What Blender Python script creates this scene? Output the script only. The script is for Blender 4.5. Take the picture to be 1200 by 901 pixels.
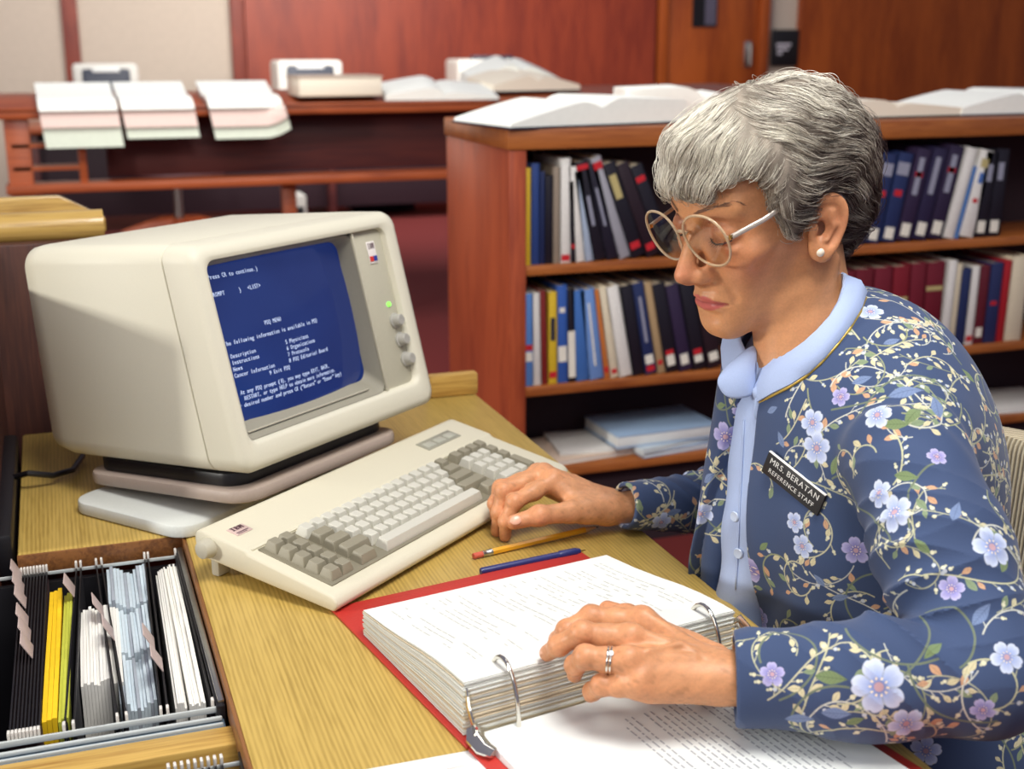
import bpy, bmesh, math, random
import numpy as np
from mathutils import Vector, Matrix
from mathutils.bvhtree import BVHTree
from mathutils.kdtree import KDTree
PI = math.pi
S = bpy.context.scene
COL = S.collection
for o in list(bpy.data.objects): bpy.data.objects.remove(o)

# ------------------------------------------------------------------ camera, world, lights, exposure
# world axes: x = along the bookcase and desk width, y = into the room, z = up (metres)
YAW, PITCH, HCAM, FPX = 0.342, 0.265, 1.31, 1500.0
cam_d = bpy.data.cameras.new('camera'); cam = bpy.data.objects.new('camera', cam_d); COL.objects.link(cam)
cam.location = (0, 0, HCAM); cam.rotation_euler = (PI/2-PITCH, 0, -YAW)
cam_d.sensor_width = 36; cam_d.lens = 36*FPX/1200; cam_d.clip_start = .05; cam_d.clip_end = 60
cam_d.dof.use_dof = True; cam_d.dof.focus_distance = 1.3; cam_d.dof.aperture_fstop = 6.3
S.camera = cam
w = bpy.data.worlds.new('world'); S.world = w; w.use_nodes = True
bg = w.node_tree.nodes['Background']; bg.inputs[0].default_value = (.80, .78, 1.0, 1); bg.inputs[1].default_value = .30
def area(name, loc, target, size, power, color=(1, .965, .91), sy=None):
    l = bpy.data.lights.new(name, 'AREA'); l.shape = 'RECTANGLE'; l.size = size; l.size_y = sy or size
    l.energy = power; l.color = color
    o = bpy.data.objects.new(name, l); COL.objects.link(o); o.location = loc
    o.rotation_euler = (Vector(target)-Vector(loc)).to_track_quat('-Z', 'Y').to_euler(); return o
area('ceiling_light_key', (.50, .50, 2.75), (.5, 1.2, .8), .8, 46)
area('window_light_left', (-4.4, 1.35, 1.85), (.2, 1.5, .95), .5, 135, (1, .97, .9))
area('front_fill_light', (-.5, -.8, 2.6), (.7, 1.6, .8), 1.2, 14)  # added fill from behind the camera, no lamp of the room
area('ceiling_light_books', (1.5, 1.9, 2.75), (1.9, 3.3, .6), .9, 15)
area('ceiling_light_table', (.6, 3.9, 2.75), (.8, 5.8, .9), 1.4, 66)
area('ceiling_light_wall', (2.4, 8.2, 2.75), (3.4, 11, 1.4), 3.0, 150)
area('ceiling_light_wall_left', (-.6, 8.6, 2.75), (.6, 11, 1.5), 1.6, 34, (1, .97, .93))
S.view_settings.view_transform = 'Standard'; S.view_settings.look = 'None'
S.view_settings.exposure = 0.0; S.view_settings.gamma = 1.0; S.view_settings.use_curve_mapping = False

# ------------------------------------------------------------------ material helpers
def lin(c):
    return tuple(((x/12.92) if x <= .04045 else ((x+.055)/1.055)**2.4) for x in c)
def rgb(r, g, b): return lin((r/255, g/255, b/255))
def new_mat(name):
    m = bpy.data.materials.new(name); m.use_nodes = True
    nt = m.node_tree; return m, nt, nt.nodes['Principled BSDF']
def N(nt, t, **kw):
    n = nt.nodes.new(t)
    for k, v in kw.items(): setattr(n, k, v)
    return n
def ramp(nt, fac, stops):
    r = N(nt, 'ShaderNodeValToRGB'); el = r.color_ramp.elements
    while len(el) > 1: el.remove(el[-1])
    el[0].position = stops[0][0]; el[0].color = (*stops[0][1], 1)
    for p, c in stops[1:]:
        e = el.new(p); e.color = (*c, 1)
    nt.links.new(fac, r.inputs[0]); return r
def plain(name, c, rough=.5, var=.06, scale=40, metal=0, bump=0, spec=.5, emit=None, coat=0):
    """one colour with a little procedural mottling"""
    m, nt, p = new_mat(name); c = rgb(*c)
    tc = N(nt, 'ShaderNodeTexCoord'); nz = N(nt, 'ShaderNodeTexNoise'); nz.inputs['Scale'].default_value = scale
    nz.inputs['Detail'].default_value = 4
    nt.links.new(tc.outputs['Object'], nz.inputs['Vector'])
    r = ramp(nt, nz.outputs['Fac'], [(.3, tuple(x*(1-var) for x in c)), (.7, tuple(min(1, x*(1+var)) for x in c))])
    nt.links.new(r.outputs[0], p.inputs['Base Color'])
    p.inputs['Roughness'].default_value = rough; p.inputs['Metallic'].default_value = metal
    p.inputs['Specular IOR Level'].default_value = spec; p.inputs['Coat Weight'].default_value = coat
    if bump:
        b = N(nt, 'ShaderNodeBump'); b.inputs['Strength'].default_value = bump; b.inputs['Distance'].default_value = .001
        nt.links.new(nz.outputs['Fac'], b.inputs['Height']); nt.links.new(b.outputs[0], p.inputs['Normal'])
    if emit: p.inputs['Emission Color'].default_value = (*rgb(*emit[:3]), 1); p.inputs['Emission Strength'].default_value = emit[3]
    return m
def wood(name, light, dark, axis=1, fine=260, coarse=14, rough=.38, streak=.5, ring=0, coat=0, stretch=6, lines=0):
    """grain stretched along one axis"""
    m, nt, p = new_mat(name); L, D = rgb(*light), rgb(*dark)
    tc = N(nt, 'ShaderNodeTexCoord')
    def noise(sc, stretch, det, dist=0):
        mp = N(nt, 'ShaderNodeMapping'); s = [sc]*3; s[axis] = sc/stretch; mp.inputs['Scale'].default_value = s
        nt.links.new(tc.outputs['Object'], mp.inputs['Vector'])
        nz = N(nt, 'ShaderNodeTexNoise'); nz.inputs['Scale'].default_value = 1; nz.inputs['Detail'].default_value = det
        nz.inputs['Distortion'].default_value = dist
        nt.links.new(mp.outputs[0], nz.inputs['Vector']); return nz.outputs['Fac']
    a = noise(fine, 22, 3, .3); b = noise(coarse, stretch, 4, .8)
    mix = N(nt, 'ShaderNodeMath', operation='MULTIPLY_ADD'); nt.links.new(a, mix.inputs[0]); mix.inputs[1].default_value = streak
    mul = N(nt, 'ShaderNodeMath', operation='MULTIPLY'); nt.links.new(b, mul.inputs[0]); mul.inputs[1].default_value = 1-streak
    nt.links.new(mul.outputs[0], mix.inputs[2]); fac = mix.outputs[0]
    if lines:
        mp = N(nt, 'ShaderNodeMapping'); s = [1.0]*3; s[axis] = .05; mp.inputs['Scale'].default_value = s
        nt.links.new(tc.outputs['Object'], mp.inputs['Vector'])
        wv = N(nt, 'ShaderNodeTexWave', bands_direction='X' if axis == 1 else 'Y'); wv.inputs['Scale'].default_value = lines; wv.inputs['Distortion'].default_value = 7
        wv.inputs['Detail'].default_value = 3; wv.inputs['Detail Scale'].default_value = .35; nt.links.new(mp.outputs[0], wv.inputs['Vector'])
        mx = N(nt, 'ShaderNodeMath', operation='MULTIPLY_ADD'); nt.links.new(wv.outputs['Fac'], mx.inputs[0]); mx.inputs[1].default_value = .13
        m2 = N(nt, 'ShaderNodeMath', operation='MULTIPLY_ADD'); nt.links.new(fac, m2.inputs[0]); m2.inputs[1].default_value = .55; m2.inputs[2].default_value = .17
        nt.links.new(m2.outputs[0], mx.inputs[2]); fac = mx.outputs[0]
    if ring:
        mp = N(nt, 'ShaderNodeMapping'); s = [1.0]*3; s[axis] = .12; mp.inputs['Scale'].default_value = s
        nt.links.new(tc.outputs['Object'], mp.inputs['Vector'])
        wv = N(nt, 'ShaderNodeTexWave', wave_type='RINGS', rings_direction='SPHERICAL'); wv.inputs['Scale'].default_value = ring
        wv.inputs['Distortion'].default_value = 5; wv.inputs['Detail'].default_value = 3; wv.inputs['Detail Scale'].default_value = .8
        nt.links.new(mp.outputs[0], wv.inputs['Vector'])
        mx = N(nt, 'ShaderNodeMath', operation='MULTIPLY_ADD'); nt.links.new(wv.outputs['Fac'], mx.inputs[0]); mx.inputs[1].default_value = .16
        m2 = N(nt, 'ShaderNodeMath', operation='SUBTRACT'); nt.links.new(fac, m2.inputs[0]); m2.inputs[1].default_value = .08
        nt.links.new(m2.outputs[0], mx.inputs[2]); fac = mx.outputs[0]
    mid = tuple((x+y)/2 for x, y in zip(L, D))
    r = ramp(nt, fac, [(.36, D), (.47, mid), (.56, L), (.7, tuple(min(1, x*1.06) for x in L))])
    nt.links.new(r.outputs[0], p.inputs['Base Color']); p.inputs['Roughness'].default_value = rough; p.inputs['Coat Weight'].default_value = coat
    bp = N(nt, 'ShaderNodeBump'); bp.inputs['Strength'].default_value = .15; bp.inputs['Distance'].default_value = .0006
    nt.links.new(fac, bp.inputs['Height']); nt.links.new(bp.outputs[0], p.inputs['Normal'])
    return m

# ------------------------------------------------------------------ mesh helpers
class MB:
    """collects shapes and links them as ONE mesh object"""
    def __init__(s): s.bm = bmesh.new()
    def _mv(s, vs, M):
        if M is not None: bmesh.ops.transform(s.bm, matrix=M, verts=vs)
        return s
    def box(s, c, d, bev=0, seg=2, M=None, rz=0, ry=0, rx=0):
        vs = bmesh.ops.create_cube(s.bm, size=1)['verts']
        T = Matrix.Translation(c) @ Matrix.Rotation(rz, 4, 'Z') @ Matrix.Rotation(ry, 4, 'Y') @ Matrix.Rotation(rx, 4, 'X') @ Matrix.Diagonal((*d, 1))
        bmesh.ops.transform(s.bm, matrix=T, verts=vs)
        if bev:
            es = list({e for v in vs for e in v.link_edges})
            r = bmesh.ops.bevel(s.bm, geom=vs+es, offset=bev, segments=seg, affect='EDGES', profile=.5)
            vs = list({v for f in r['faces'] for v in f.verts} | {v for v in vs if v.is_valid})
        return s._mv(vs, M)
    def loft(s, loops, cap0=True, cap1=True, closed=True, M=None):
        rows = [[s.bm.verts.new(p) for p in L] for L in loops]
        n = len(rows[0])
        for a, b in zip(rows, rows[1:]):
            for i in range(n if closed else n-1):
                j = (i+1) % n
                try: s.bm.faces.new((a[i], a[j], b[j], b[i]))
                except ValueError: pass
        if closed and cap0: s.bm.faces.new(rows[0][::-1])
        if closed and cap1: s.bm.faces.new(rows[-1])
        return s._mv([v for r in rows for v in r], M)
    def tube(s, pts, rad, n=10, closed=False, M=None, caps=True, flat=None):
        pts = [Vector(p) for p in pts]; m = len(pts)
        rad = rad if hasattr(rad, '__len__') else [rad]*m
        T = []
        for i in range(m):
            a = pts[(i-1) % m] if (closed or i > 0) else pts[i]; b = pts[(i+1) % m] if (closed or i < m-1) else pts[i]
            T.append((b-a).normalized())
        ref = Vector((0, 0, 1)) if abs(T[0].z) < .9 else Vector((1, 0, 0))
        nrm = (ref-T[0]*ref.dot(T[0])).normalized(); loops = []
        for i in range(m):
            nrm = (nrm-T[i]*nrm.dot(T[i])).normalized(); bi = T[i].cross(nrm)
            sx, sy = flat or (1, 1)
            loops.append([pts[i]+nrm*(math.cos(2*PI*k/n)*rad[i]*sx)+bi*(math.sin(2*PI*k/n)*rad[i]*sy) for k in range(n)])
        if closed: return s.loft(loops+[loops[0]], False, False, M=M)
        return s.loft(loops, caps, caps, M=M)
    def lathe(s, prof, c=(0, 0, 0), n=24, M=None):
        L = [[(c[0]+r*math.cos(2*PI*k/n), c[1]+r*math.sin(2*PI*k/n), c[2]+z) for k in range(n)] for r, z in prof]
        return s.loft(L, M=M)
    def prism(s, poly, axis, a, b, bev=0, seg=2, M=None):
        def P(p, t): return {0: (t, p[0], p[1]), 1: (p[0], t, p[1]), 2: (p[0], p[1], t)}[axis]
        v0 = [s.bm.verts.new(P(p, a)) for p in poly]; v1 = [s.bm.verts.new(P(p, b)) for p in poly]; n = len(poly)
        fs = [s.bm.faces.new(v0[::-1]), s.bm.faces.new(v1)]
        for i in range(n): fs.append(s.bm.faces.new((v0[i], v0[(i+1) % n], v1[(i+1) % n], v1[i])))
        vs = v0+v1
        bmesh.ops.recalc_face_normals(s.bm, faces=fs)
        if bev:
            es = list({e for v in vs for e in v.link_edges})
            r = bmesh.ops.bevel(s.bm, geom=vs+es, offset=bev, segments=seg, affect='EDGES', profile=.5)
            vs = list({v for f in r['faces'] for v in f.verts} | {v for v in vs if v.is_valid})
        return s._mv(vs, M)
    def quad(s, ps, M=None):
        vs = [s.bm.verts.new(p) for p in ps]; s.bm.faces.new(vs); return s._mv(vs, M)
    def build(s, name, m, parent=None, smooth=40, M=None):
        if M is not None: bmesh.ops.transform(s.bm, matrix=M, verts=s.bm.verts[:])
        bmesh.ops.recalc_face_normals(s.bm, faces=s.bm.faces[:])
        me = bpy.data.meshes.new(name); s.bm.to_mesh(me); s.bm.free()
        return link(name, me, m, parent, smooth)
def link(name, me, m, parent=None, smooth=40):
    if smooth:
        me.shade_smooth()
        if smooth < 180: me.set_sharp_from_angle(angle=math.radians(smooth))
    o = bpy.data.objects.new(name, me); COL.objects.link(o)
    if m: me.materials.append(m)
    if parent: o.parent = parent
    return o
def tag(o, label=None, cat=None, group=None, kind=None):
    if label: o['label'] = label
    if cat: o['category'] = cat
    if group: o['group'] = group
    if kind: o['kind'] = kind
    return o
def empty(name, loc, label, cat, group=None, rz=0):
    o = bpy.data.objects.new(name, None); COL.objects.link(o); o.location = loc; o.rotation_euler = (0, 0, rz); o.empty_display_size = .05
    return tag(o, label, cat, group)
def struct(mb, name, m, smooth=40): return tag(mb.build(name, m, None, smooth), kind='structure')
def rrect(x0, x1, z0, z1, r, n=6):
    out = []
    for cx, cz, a in ((x1-r, z1-r, 0), (x0+r, z1-r, PI/2), (x0+r, z0+r, PI), (x1-r, z0+r, 1.5*PI)):
        for k in range(n+1): t = a+PI/2*k/n; out.append((cx+r*math.cos(t), cz+r*math.sin(t)))
    return out
_glyph = {}
def glyph(ch):
    if ch not in _glyph:
        cu = bpy.data.curves.new('g', 'FONT'); cu.body = ch; cu.size = 1; cu.resolution_u = 3
        ob = bpy.data.objects.new('g', cu); COL.objects.link(ob)
        me = bpy.data.meshes.new_from_object(ob.evaluated_get(bpy.context.evaluated_depsgraph_get()))
        vs = [tuple(v.co) for v in me.vertices]; fs = [tuple(p.vertices) for p in me.polygons]
        wid = max([v[0] for v in vs], default=.3)
        COL.objects.unlink(ob); bpy.data.objects.remove(ob); bpy.data.curves.remove(cu); bpy.data.meshes.remove(me)
        _glyph[ch] = (vs, fs, wid)
    return _glyph[ch]
def text_into(mb, txt, size, origin, ex, ey, pitch=None, bold=0):
    """letters laid flat along ex (writing direction) and ey (up)"""
    o, ex, ey = Vector(origin), Vector(ex), Vector(ey); x = 0
    for ch in txt:
        if ch != ' ':
            vs, fs, wd = glyph(ch)
            for dx in ([0] if not bold else [0, bold]):
                off = (pitch-wd*size)/2 if pitch else 0
                bv = [mb.bm.verts.new(o+ex*(x+off+v[0]*size+dx)+ey*(v[1]*size)) for v in vs]
                for f in fs:
                    try: mb.bm.faces.new([bv[i] for i in f])
                    except ValueError: pass
            x += pitch or (wd+.09)*size
        else: x += pitch or .32*size
    return x
# ------------------------------------------------------------------ setting
DESK = .73
M_oak = wood('oak_desk', (194, 164, 88), (158, 130, 62), axis=1, fine=420, coarse=30, rough=.36, streak=.6, stretch=30, lines=66)
M_oakx = wood('oak_rail', (206, 168, 90), (166, 124, 58), axis=0, fine=300, coarse=40, rough=.34, stretch=20)
M_brown = wood('brown_wood', (138, 86, 50), (92, 54, 32), axis=0, rough=.4)
M_browny = wood('brown_edge', (140, 92, 50), (100, 62, 34), axis=1, rough=.4)
M_red = wood('reddish_wood_panel', (150, 62, 38), (118, 42, 30), axis=2, fine=120, coarse=5, rough=.42, streak=.4)
M_orange = wood('orange_wood_panel', (170, 82, 28), (132, 56, 18), axis=2, fine=120, coarse=4, rough=.4, streak=.4)
M_case = wood('bookcase_wood', (170, 100, 48), (132, 68, 32), axis=0, fine=200, coarse=12, rough=.36)
M_casev = wood('bookcase_upright_wood', (176, 84, 50), (140, 60, 38), axis=2, fine=200, coarse=10, rough=.36)
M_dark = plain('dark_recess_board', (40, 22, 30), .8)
M_tab = wood('table_wood', (168, 84, 44), (128, 56, 30), axis=0, fine=120, coarse=8, rough=.4)
M_tabd = wood('table_panel_wood', (88, 38, 34), (60, 24, 30), axis=0, fine=90, coarse=5, rough=.5)
M_wall = plain('beige_wall', (198, 184, 168), .9, .03, 20)
M_carpet = plain('dark_red_carpet', (104, 24, 22), .95, .25, 400, bump=.6)
M_trim = wood('dark_trim_wood', (136, 58, 40), (108, 42, 32), axis=2, rough=.5)
M_black = plain('black_plastic', (18, 17, 22), .45)
M_white = plain('white_paper', (228, 232, 230), .7, .02, 30)
M_steel = plain('brushed_steel', (190, 190, 185), .3, .05, 80, metal=1)
M_chrome = plain('chrome', (225, 222, 212), .12, .02, 30, metal=1)

struct(MB().box((2.5, 5, -.02), (16, 16, .04)), 'floor', M_carpet)
struct(MB().box((2.5, 11.25, 1.4), (16, .3, 2.8)), 'wall_back', M_wall)
struct(MB().box((-5.45, 5, 1.4), (.1, 16, 2.8)), 'wall_left', M_wall)
struct(MB().box((10.45, 5, 1.4), (.1, 16, 2.8)), 'wall_right', M_wall)
struct(MB().box((3.46, 11.06, 1.4), (3.72, .08, 2.8)), 'trim_1', M_red)
struct(MB().box((8.5, 11.06, 1.4), (3.3, .08, 2.8)), 'trim_2', M_orange)
struct(MB().box((.235, 11.08, 1.4), (.12, .05, 2.8), .005), 'trim_3', M_trim)
struct(MB().box((1.54, 11.07, 1.4), (.11, .08, 2.8), .005), 'trim_4', M_trim)
struct(MB().box((5.40, 11.06, 1.4), (.09, .10, 2.8), .005), 'trim_5', M_orange)
struct(MB().box((6.46, 11.06, 1.4), (.09, .10, 2.8), .005), 'trim_6', M_orange)
door = struct(MB().box((5.93, 11.08, 1.03), (.97, .05, 2.06), .004), 'door_1', M_orange)
M_pane = plain('dark_door_glass', (96, 92, 110), .1, .1, 3)
MB().box((5.83, 11.05, 1.60), (.25, .02, .40)).build('window_frame', M_black, door)
MB().box((5.885, 11.036, 1.60), (.11, .012, .36)).build('pane', M_pane, door)
MB().box((6.30, 11.045, 1.15), (.07, .012, .24), .004).tube([(6.30, 11.03, 1.24), (6.30, 10.99, 1.24), (6.30, 10.99, 1.06), (6.30, 11.03, 1.06)], .009).build('door_handle', M_steel, door)
sg = empty('wall_sign', (6.73, 11.045, 1.21), 'black square sign with white lettering on the wall right of the door', 'sign')
MB().box((0, 0, 0), (.35, .02, .34), .006).build('sign_plate', M_black, sg)
MB().box((-.05, -.012, .03), (.16, .004, .025)).box((-.06, -.012, -.01), (.12, .004, .025)).box((-.09, -.012, -.05), (.05, .004, .025)).build('sign_lettering', plain('sign_white', (200, 196, 205), .6), sg)

# ------------------------------------------------------------------ far desks, machines and chair beyond the table
M_mach = plain('grey_machine_plastic', (206, 204, 196), .5, .03)
M_machd = plain('dark_machine_face', (44, 50, 66), .4)
fd = empty('far_desk', (1.9, 9.6, 0), 'long brown desk standing along the back wall behind the index table', 'desk')
MB().box((0, 0, .71), (4.2, .9, .04), .006).build('desk_top', M_tab, fd)
MB().box((0, -.30, .40), (4.0, .025, .58), .003).build('modesty_panel', plain('dark_modesty_panel', (44, 24, 34), .6), fd)
for x in (-2.0, 0, 2.0): MB().box((x, 0, .345), (.05, .8, .69), .004).build('side_panel', M_tabd, fd)
def machine(x, z, wd, h, label, yaw=0, flat=False):
    t = empty('computer_terminal' if not flat else 'printer', (x, 9.5, .73), label, 'terminal' if not flat else 'printer', rz=yaw)
    loops = []
    for y, g in ((-.2, .012), (-.19, 0), (.12, 0), (.2, .03)):
        loops.append([(p[0], y, p[1]) for p in rrect(-wd/2+g, wd/2-g, .03+g, h-g, .03)])
    MB().loft(loops).build('casing', M_mach, t)
    MB().box((0, 0, .015), (wd*.7, .3, .03), .004).build('base', M_mach, t)
    if flat:
        MB().box((.02, -.13, h+.012), (wd*.6, .1, .03), .006).build('paper_feed', M_machd, t)
    else:
        MB().loft([[(p[0], -.203, p[1]) for p in rrect(-wd*.37, wd*.37, h*.25, h*.92, .02)], [(p[0], -.209, p[1]) for p in rrect(-wd*.35, wd*.35, h*.27, h*.90, .02)]]).build('screen', M_machd, t)
        MB().box((0, -.208, h*.90), (wd*.42, .012, h*.07), .003).build('top_strip', M_white, t)
machine(.40, 1.13, .42, .405, 'grey terminal with a dark screen behind the paired open volumes')
machine(1.79, 1.14, .46, .42, 'pale terminal with dark screen behind the closed stack of volumes on the index table')
machine(3.15, 1.15, .52, .42, 'pale grey printer standing behind the bookcase corner, right of the two terminals', flat=True)

M_cush = plain('grey_mauve_fabric', (150, 118, 122), .9, .1, 200)
M_leg = wood('chair_wood', (190, 92, 46), (150, 62, 30), axis=0, rough=.35)
ch = empty('swivel_chair', (.76, 8.66, 0), 'wooden swivel chair with star base seen below the index table', 'chair', rz=.5)
for k in range(5):
    a = 2*PI*k/5+.3
    MB().tube([(.04*math.cos(a), .04*math.sin(a), .13), (.2*math.cos(a), .2*math.sin(a), .115), (.37*math.cos(a), .37*math.sin(a), .075)], [.045, .04, .03], 8).build('leg', M_leg, ch)
    MB().tube([(.36*math.cos(a)-.012, .36*math.sin(a), .027), (.36*math.cos(a)+.012, .36*math.sin(a), .027)], .027, 12).build('caster', M_black, ch)
MB().lathe([(.035, .1), (.03, .2), (.03, .43), (.08, .44)]).build('column', M_steel, ch)
MB().box((0, 0, .48), (.48, .46, .08), .03, 3).build('seat', M_cush, ch)
MB().box((0, .24, .66), (.46, .06, .36), .025, 3, rx=-.12).build('backrest', M_cush, ch)
for i, (x, y, wd, h, m, nm, lab, cat) in enumerate([(2.42, 9.9, .5, .42, M_machd, 'equipment_box', 'dark blue box on the floor under the far desk', 'box'),
    (1.52, 8.6, .10, .30, M_mach, 'cable_box', 'small upright pale box on the floor beyond the index table', 'box'),
    (2.78, 6.9, .28, .34, M_tab, 'wooden_step', 'orange brown wooden box on the carpet behind the bookcase end', 'box')]):
    t = empty(nm, (x, y, 0), lab, cat)
    MB().box((0, 0, h/2), (wd, .25, h), .008).build('body', m, t)
    MB().box((0, -.128, h*.6), (wd*.6, .01, h*.3), .002).build('front_panel', M_black if m is not M_machd else M_mach, t)

# ------------------------------------------------------------------ index table across the middle distance
tb = empty('index_table', (.9, 5.5, 0), 'long reddish wooden index table with open volumes lying along its top', 'table')
X0, X1 = -1.08, 2.4
MB().prism([(0, .995), (0, 1.03), (.30, 1.075), (.62, 1.075), (.62, 1.03)], 0, X0-.35, X1, .006, M=None).build('table_top', M_tab, tb)
MB().box(((X0+X1)/2, .0, 1.035), (X1-X0+.7, .02, .012), .004).build('book_stop', M_tab, tb)
for x in (X0+.06, X1-.05): MB().box((x, .06, .50), (.095, .08, .99), .006).build('leg', M_tab, tb)
MB().box((.06, .10, .352), (.06, .06, .704), .005).build('leg', M_tab, tb)
MB().box(((X0+X1)/2+.2, .22, .865), (X1-X0-.4, .025, .25), .003).build('back_panel', M_tabd, tb)
MB().box(((X0+X1)/2, .07, .72), (X1-X0, .16, .035), .005).build('lower_shelf', M_tab, tb)
MB().box((X0+.30, .08, .86), (.03, .12, .26), .003).box((X0+.16, .08, .89), (.25, .12, .015)).box((X0+.16, .08, .80), (.25, .12, .015)).build('cubby', M_tab, tb)

PG = dict(w=plain('printout_white', (244, 246, 238), .75, .02, 60), p=plain('printout_pink', (236, 212, 202), .75, .03, 60), g=plain('printout_green', (222, 232, 214), .75, .03, 60), c=plain('page_cream', (238, 228, 208), .75, .03, 200))
def sheet_over_edge(name, x, wd, layers, label, y0=.26, tilt=0, curl=0, group=None, zt=1.128):
    """a thick open volume lying up the slope, its leaves bending over the front edge"""
    root = empty(name, (x, 5.5, 0), label, 'printout', group)
    for k, (c, drop, th) in enumerate(layers):
        out = .012*(len(layers)-k)
        base = -(.034+out)
        path = [(y0, zt-.02*k), (.12, zt-.05-.02*k), (.01, 1.078-.012*k), (base+.012, 1.062-.010*k), (base-.004, 1.035-.006*k), (base-.008+.0*k, 1.03-drop*.5), (base-.012, 1.03-drop)]
        inner = [(y0, zt-.02*k-th), (.12, zt-.05-.02*k-th), (.01, 1.078-.012*k-th), (base+.020, 1.052-.01*k), (base+.004, 1.025-.006*k), (base, 1.03-drop*.5), (base-.006, 1.03-drop)]
        prof = path+inner[::-1]; loops = []
        for i in range(9):
            u = i/8; xx = (u-.5)*wd; cz = curl*max(0, u-.7)**2*6
            loops.append([(xx+tilt*(p[1]-1.03), p[0]-cz*(1 if p[1] < 1.03 else 0), p[1]+cz*(.6 if p[1] < .98 else 0)) for p in prof])
        MB().loft(loops).build({'w': 'white_leaves', 'p': 'pink_leaves', 'g': 'green_leaves', 'c': 'cream_leaves'}[c], PG[c], root, 60)
    return root
sheet_over_edge('open_volume', .119, .296, [('w', .0, .012), ('p', .065, .012), ('g', .145, .012)], 'open volume hanging over the table edge, leftmost, with pink and green page bands', tilt=-.1)
sheet_over_edge('open_volume', .424, .284, [('w', .0, .012), ('p', .07, .012), ('g', .115, .012)], 'open volume hanging over the table edge, right beside the leftmost one', tilt=-.14)
sheet_over_edge('open_volume', .775, .30, [('w', .0, .012), ('p', .075, .012), ('g', .125, .012)], 'open volume alone on the table with its lower right page corner curling', tilt=-.16, curl=.12)
def closed_pile(x, y, z, wd, h, d, label, rz=0):
    r = empty('bound_volume', (x, y, z), label, 'book', rz=rz)
    MB().box((0, 0, h/2), (wd, d, h-.012), .004).build('page_block', PG['c'], r)
    MB().box((0, 0, h-.004), (wd+.01, d+.01, .008), .003).box((0, 0, .004), (wd+.01, d+.01, .008), .003).build('cover', plain('tan_cover', (196, 178, 160), .6), r)
closed_pile(1.19, 5.66, 1.065, .36, .085, .26, 'thick closed volume lying flat on the index table between open ones', .03)
def open_book(x, y, z, wd, d, th, label, rz=0, rx=0, fan=.5, cover=(60, 40, 50), page='w', lift=0, e0=.35, e1=.35):
    """open book lying on its back: two page blocks over a cover; e0, e1 = how thick the left and right edges stay"""
    r = empty('open_book', (x, y, z), label, 'book', rz=rz); r.rotation_euler[0] = rx
    for s in (-1, 1):
        n = 14; t2 = th*(1 if s < 0 else fan); e = e0 if s < 0 else e1; top = []
        for i in range(n+1):
            u = i/n; top.append((s*u*wd/2, .006+t2*(.62+.38*math.sin(min(1, u*4)*PI/2))*(1-(1-e)*u**1.25)))
        loops = []
        for yy in (-d/2, -d/4, 0, d/4, d/2):
            loops.append([(p[0], yy, p[1]) for p in top]+[(s*(wd/2+.004), yy, .006), (0, yy, .004)])
        MB().loft(loops).build('pages', PG[page], r, 50)
    MB().box((0, 0, .003), (wd+.014, d+.012, .006), .002).build('cover', plain('book_cover', cover, .5), r)
    return r
open_book(1.66, 5.66, 1.06, .50, .28, .06, 'open book with cream pages at the right end of the index table top', rz=-.12, rx=.16, fan=.6, page='w')
open_book(2.12, 5.80, 1.082, .44, .30, .075, 'pinkish thick open book on the table just behind the bookcase corner', rz=.1, rx=.1, fan=.9, page='c')
open_book(2.14, 6.02, 1.076, .46, .20, .14, 'white open book behind the pinkish one on the index table', rz=.05, rx=.2, fan=.9, page='w')
# ------------------------------------------------------------------ bookcase: two bays seen, three shelves
BX0, BX1, BY0, BY1 = 1.02, 3.05, 2.885, 3.40
bc = empty('bookcase', (BX0, BY0, 0), 'reddish brown double-sided bookcase with three shelves of books behind the woman', 'bookcase')
L, Dp = BX1-BX0, BY1-BY0
MB().box((L/2, Dp/2, 1.076), (L+.01, Dp+.01, .048), .004).build('top_board', M_case, bc)
for x in (.022, .90, L-.022): MB().box((x, Dp/2, .526), (.044, Dp, 1.052), .003).build('upright', M_casev, bc)
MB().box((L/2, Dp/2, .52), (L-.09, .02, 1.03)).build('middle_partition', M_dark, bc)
SH = [.772, .466, .245]
for b0, b1 in ((.044, .878), (.922, L-.044)):
    for z in SH: MB().box(((b0+b1)/2, .125, z-.012), (b1-b0, .25, .024), .003).build('shelf', M_case, bc)
MB().box((L/2, .04, .11), (L-.09, .02, .22)).build('kick_board', M_dark, bc)

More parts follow.
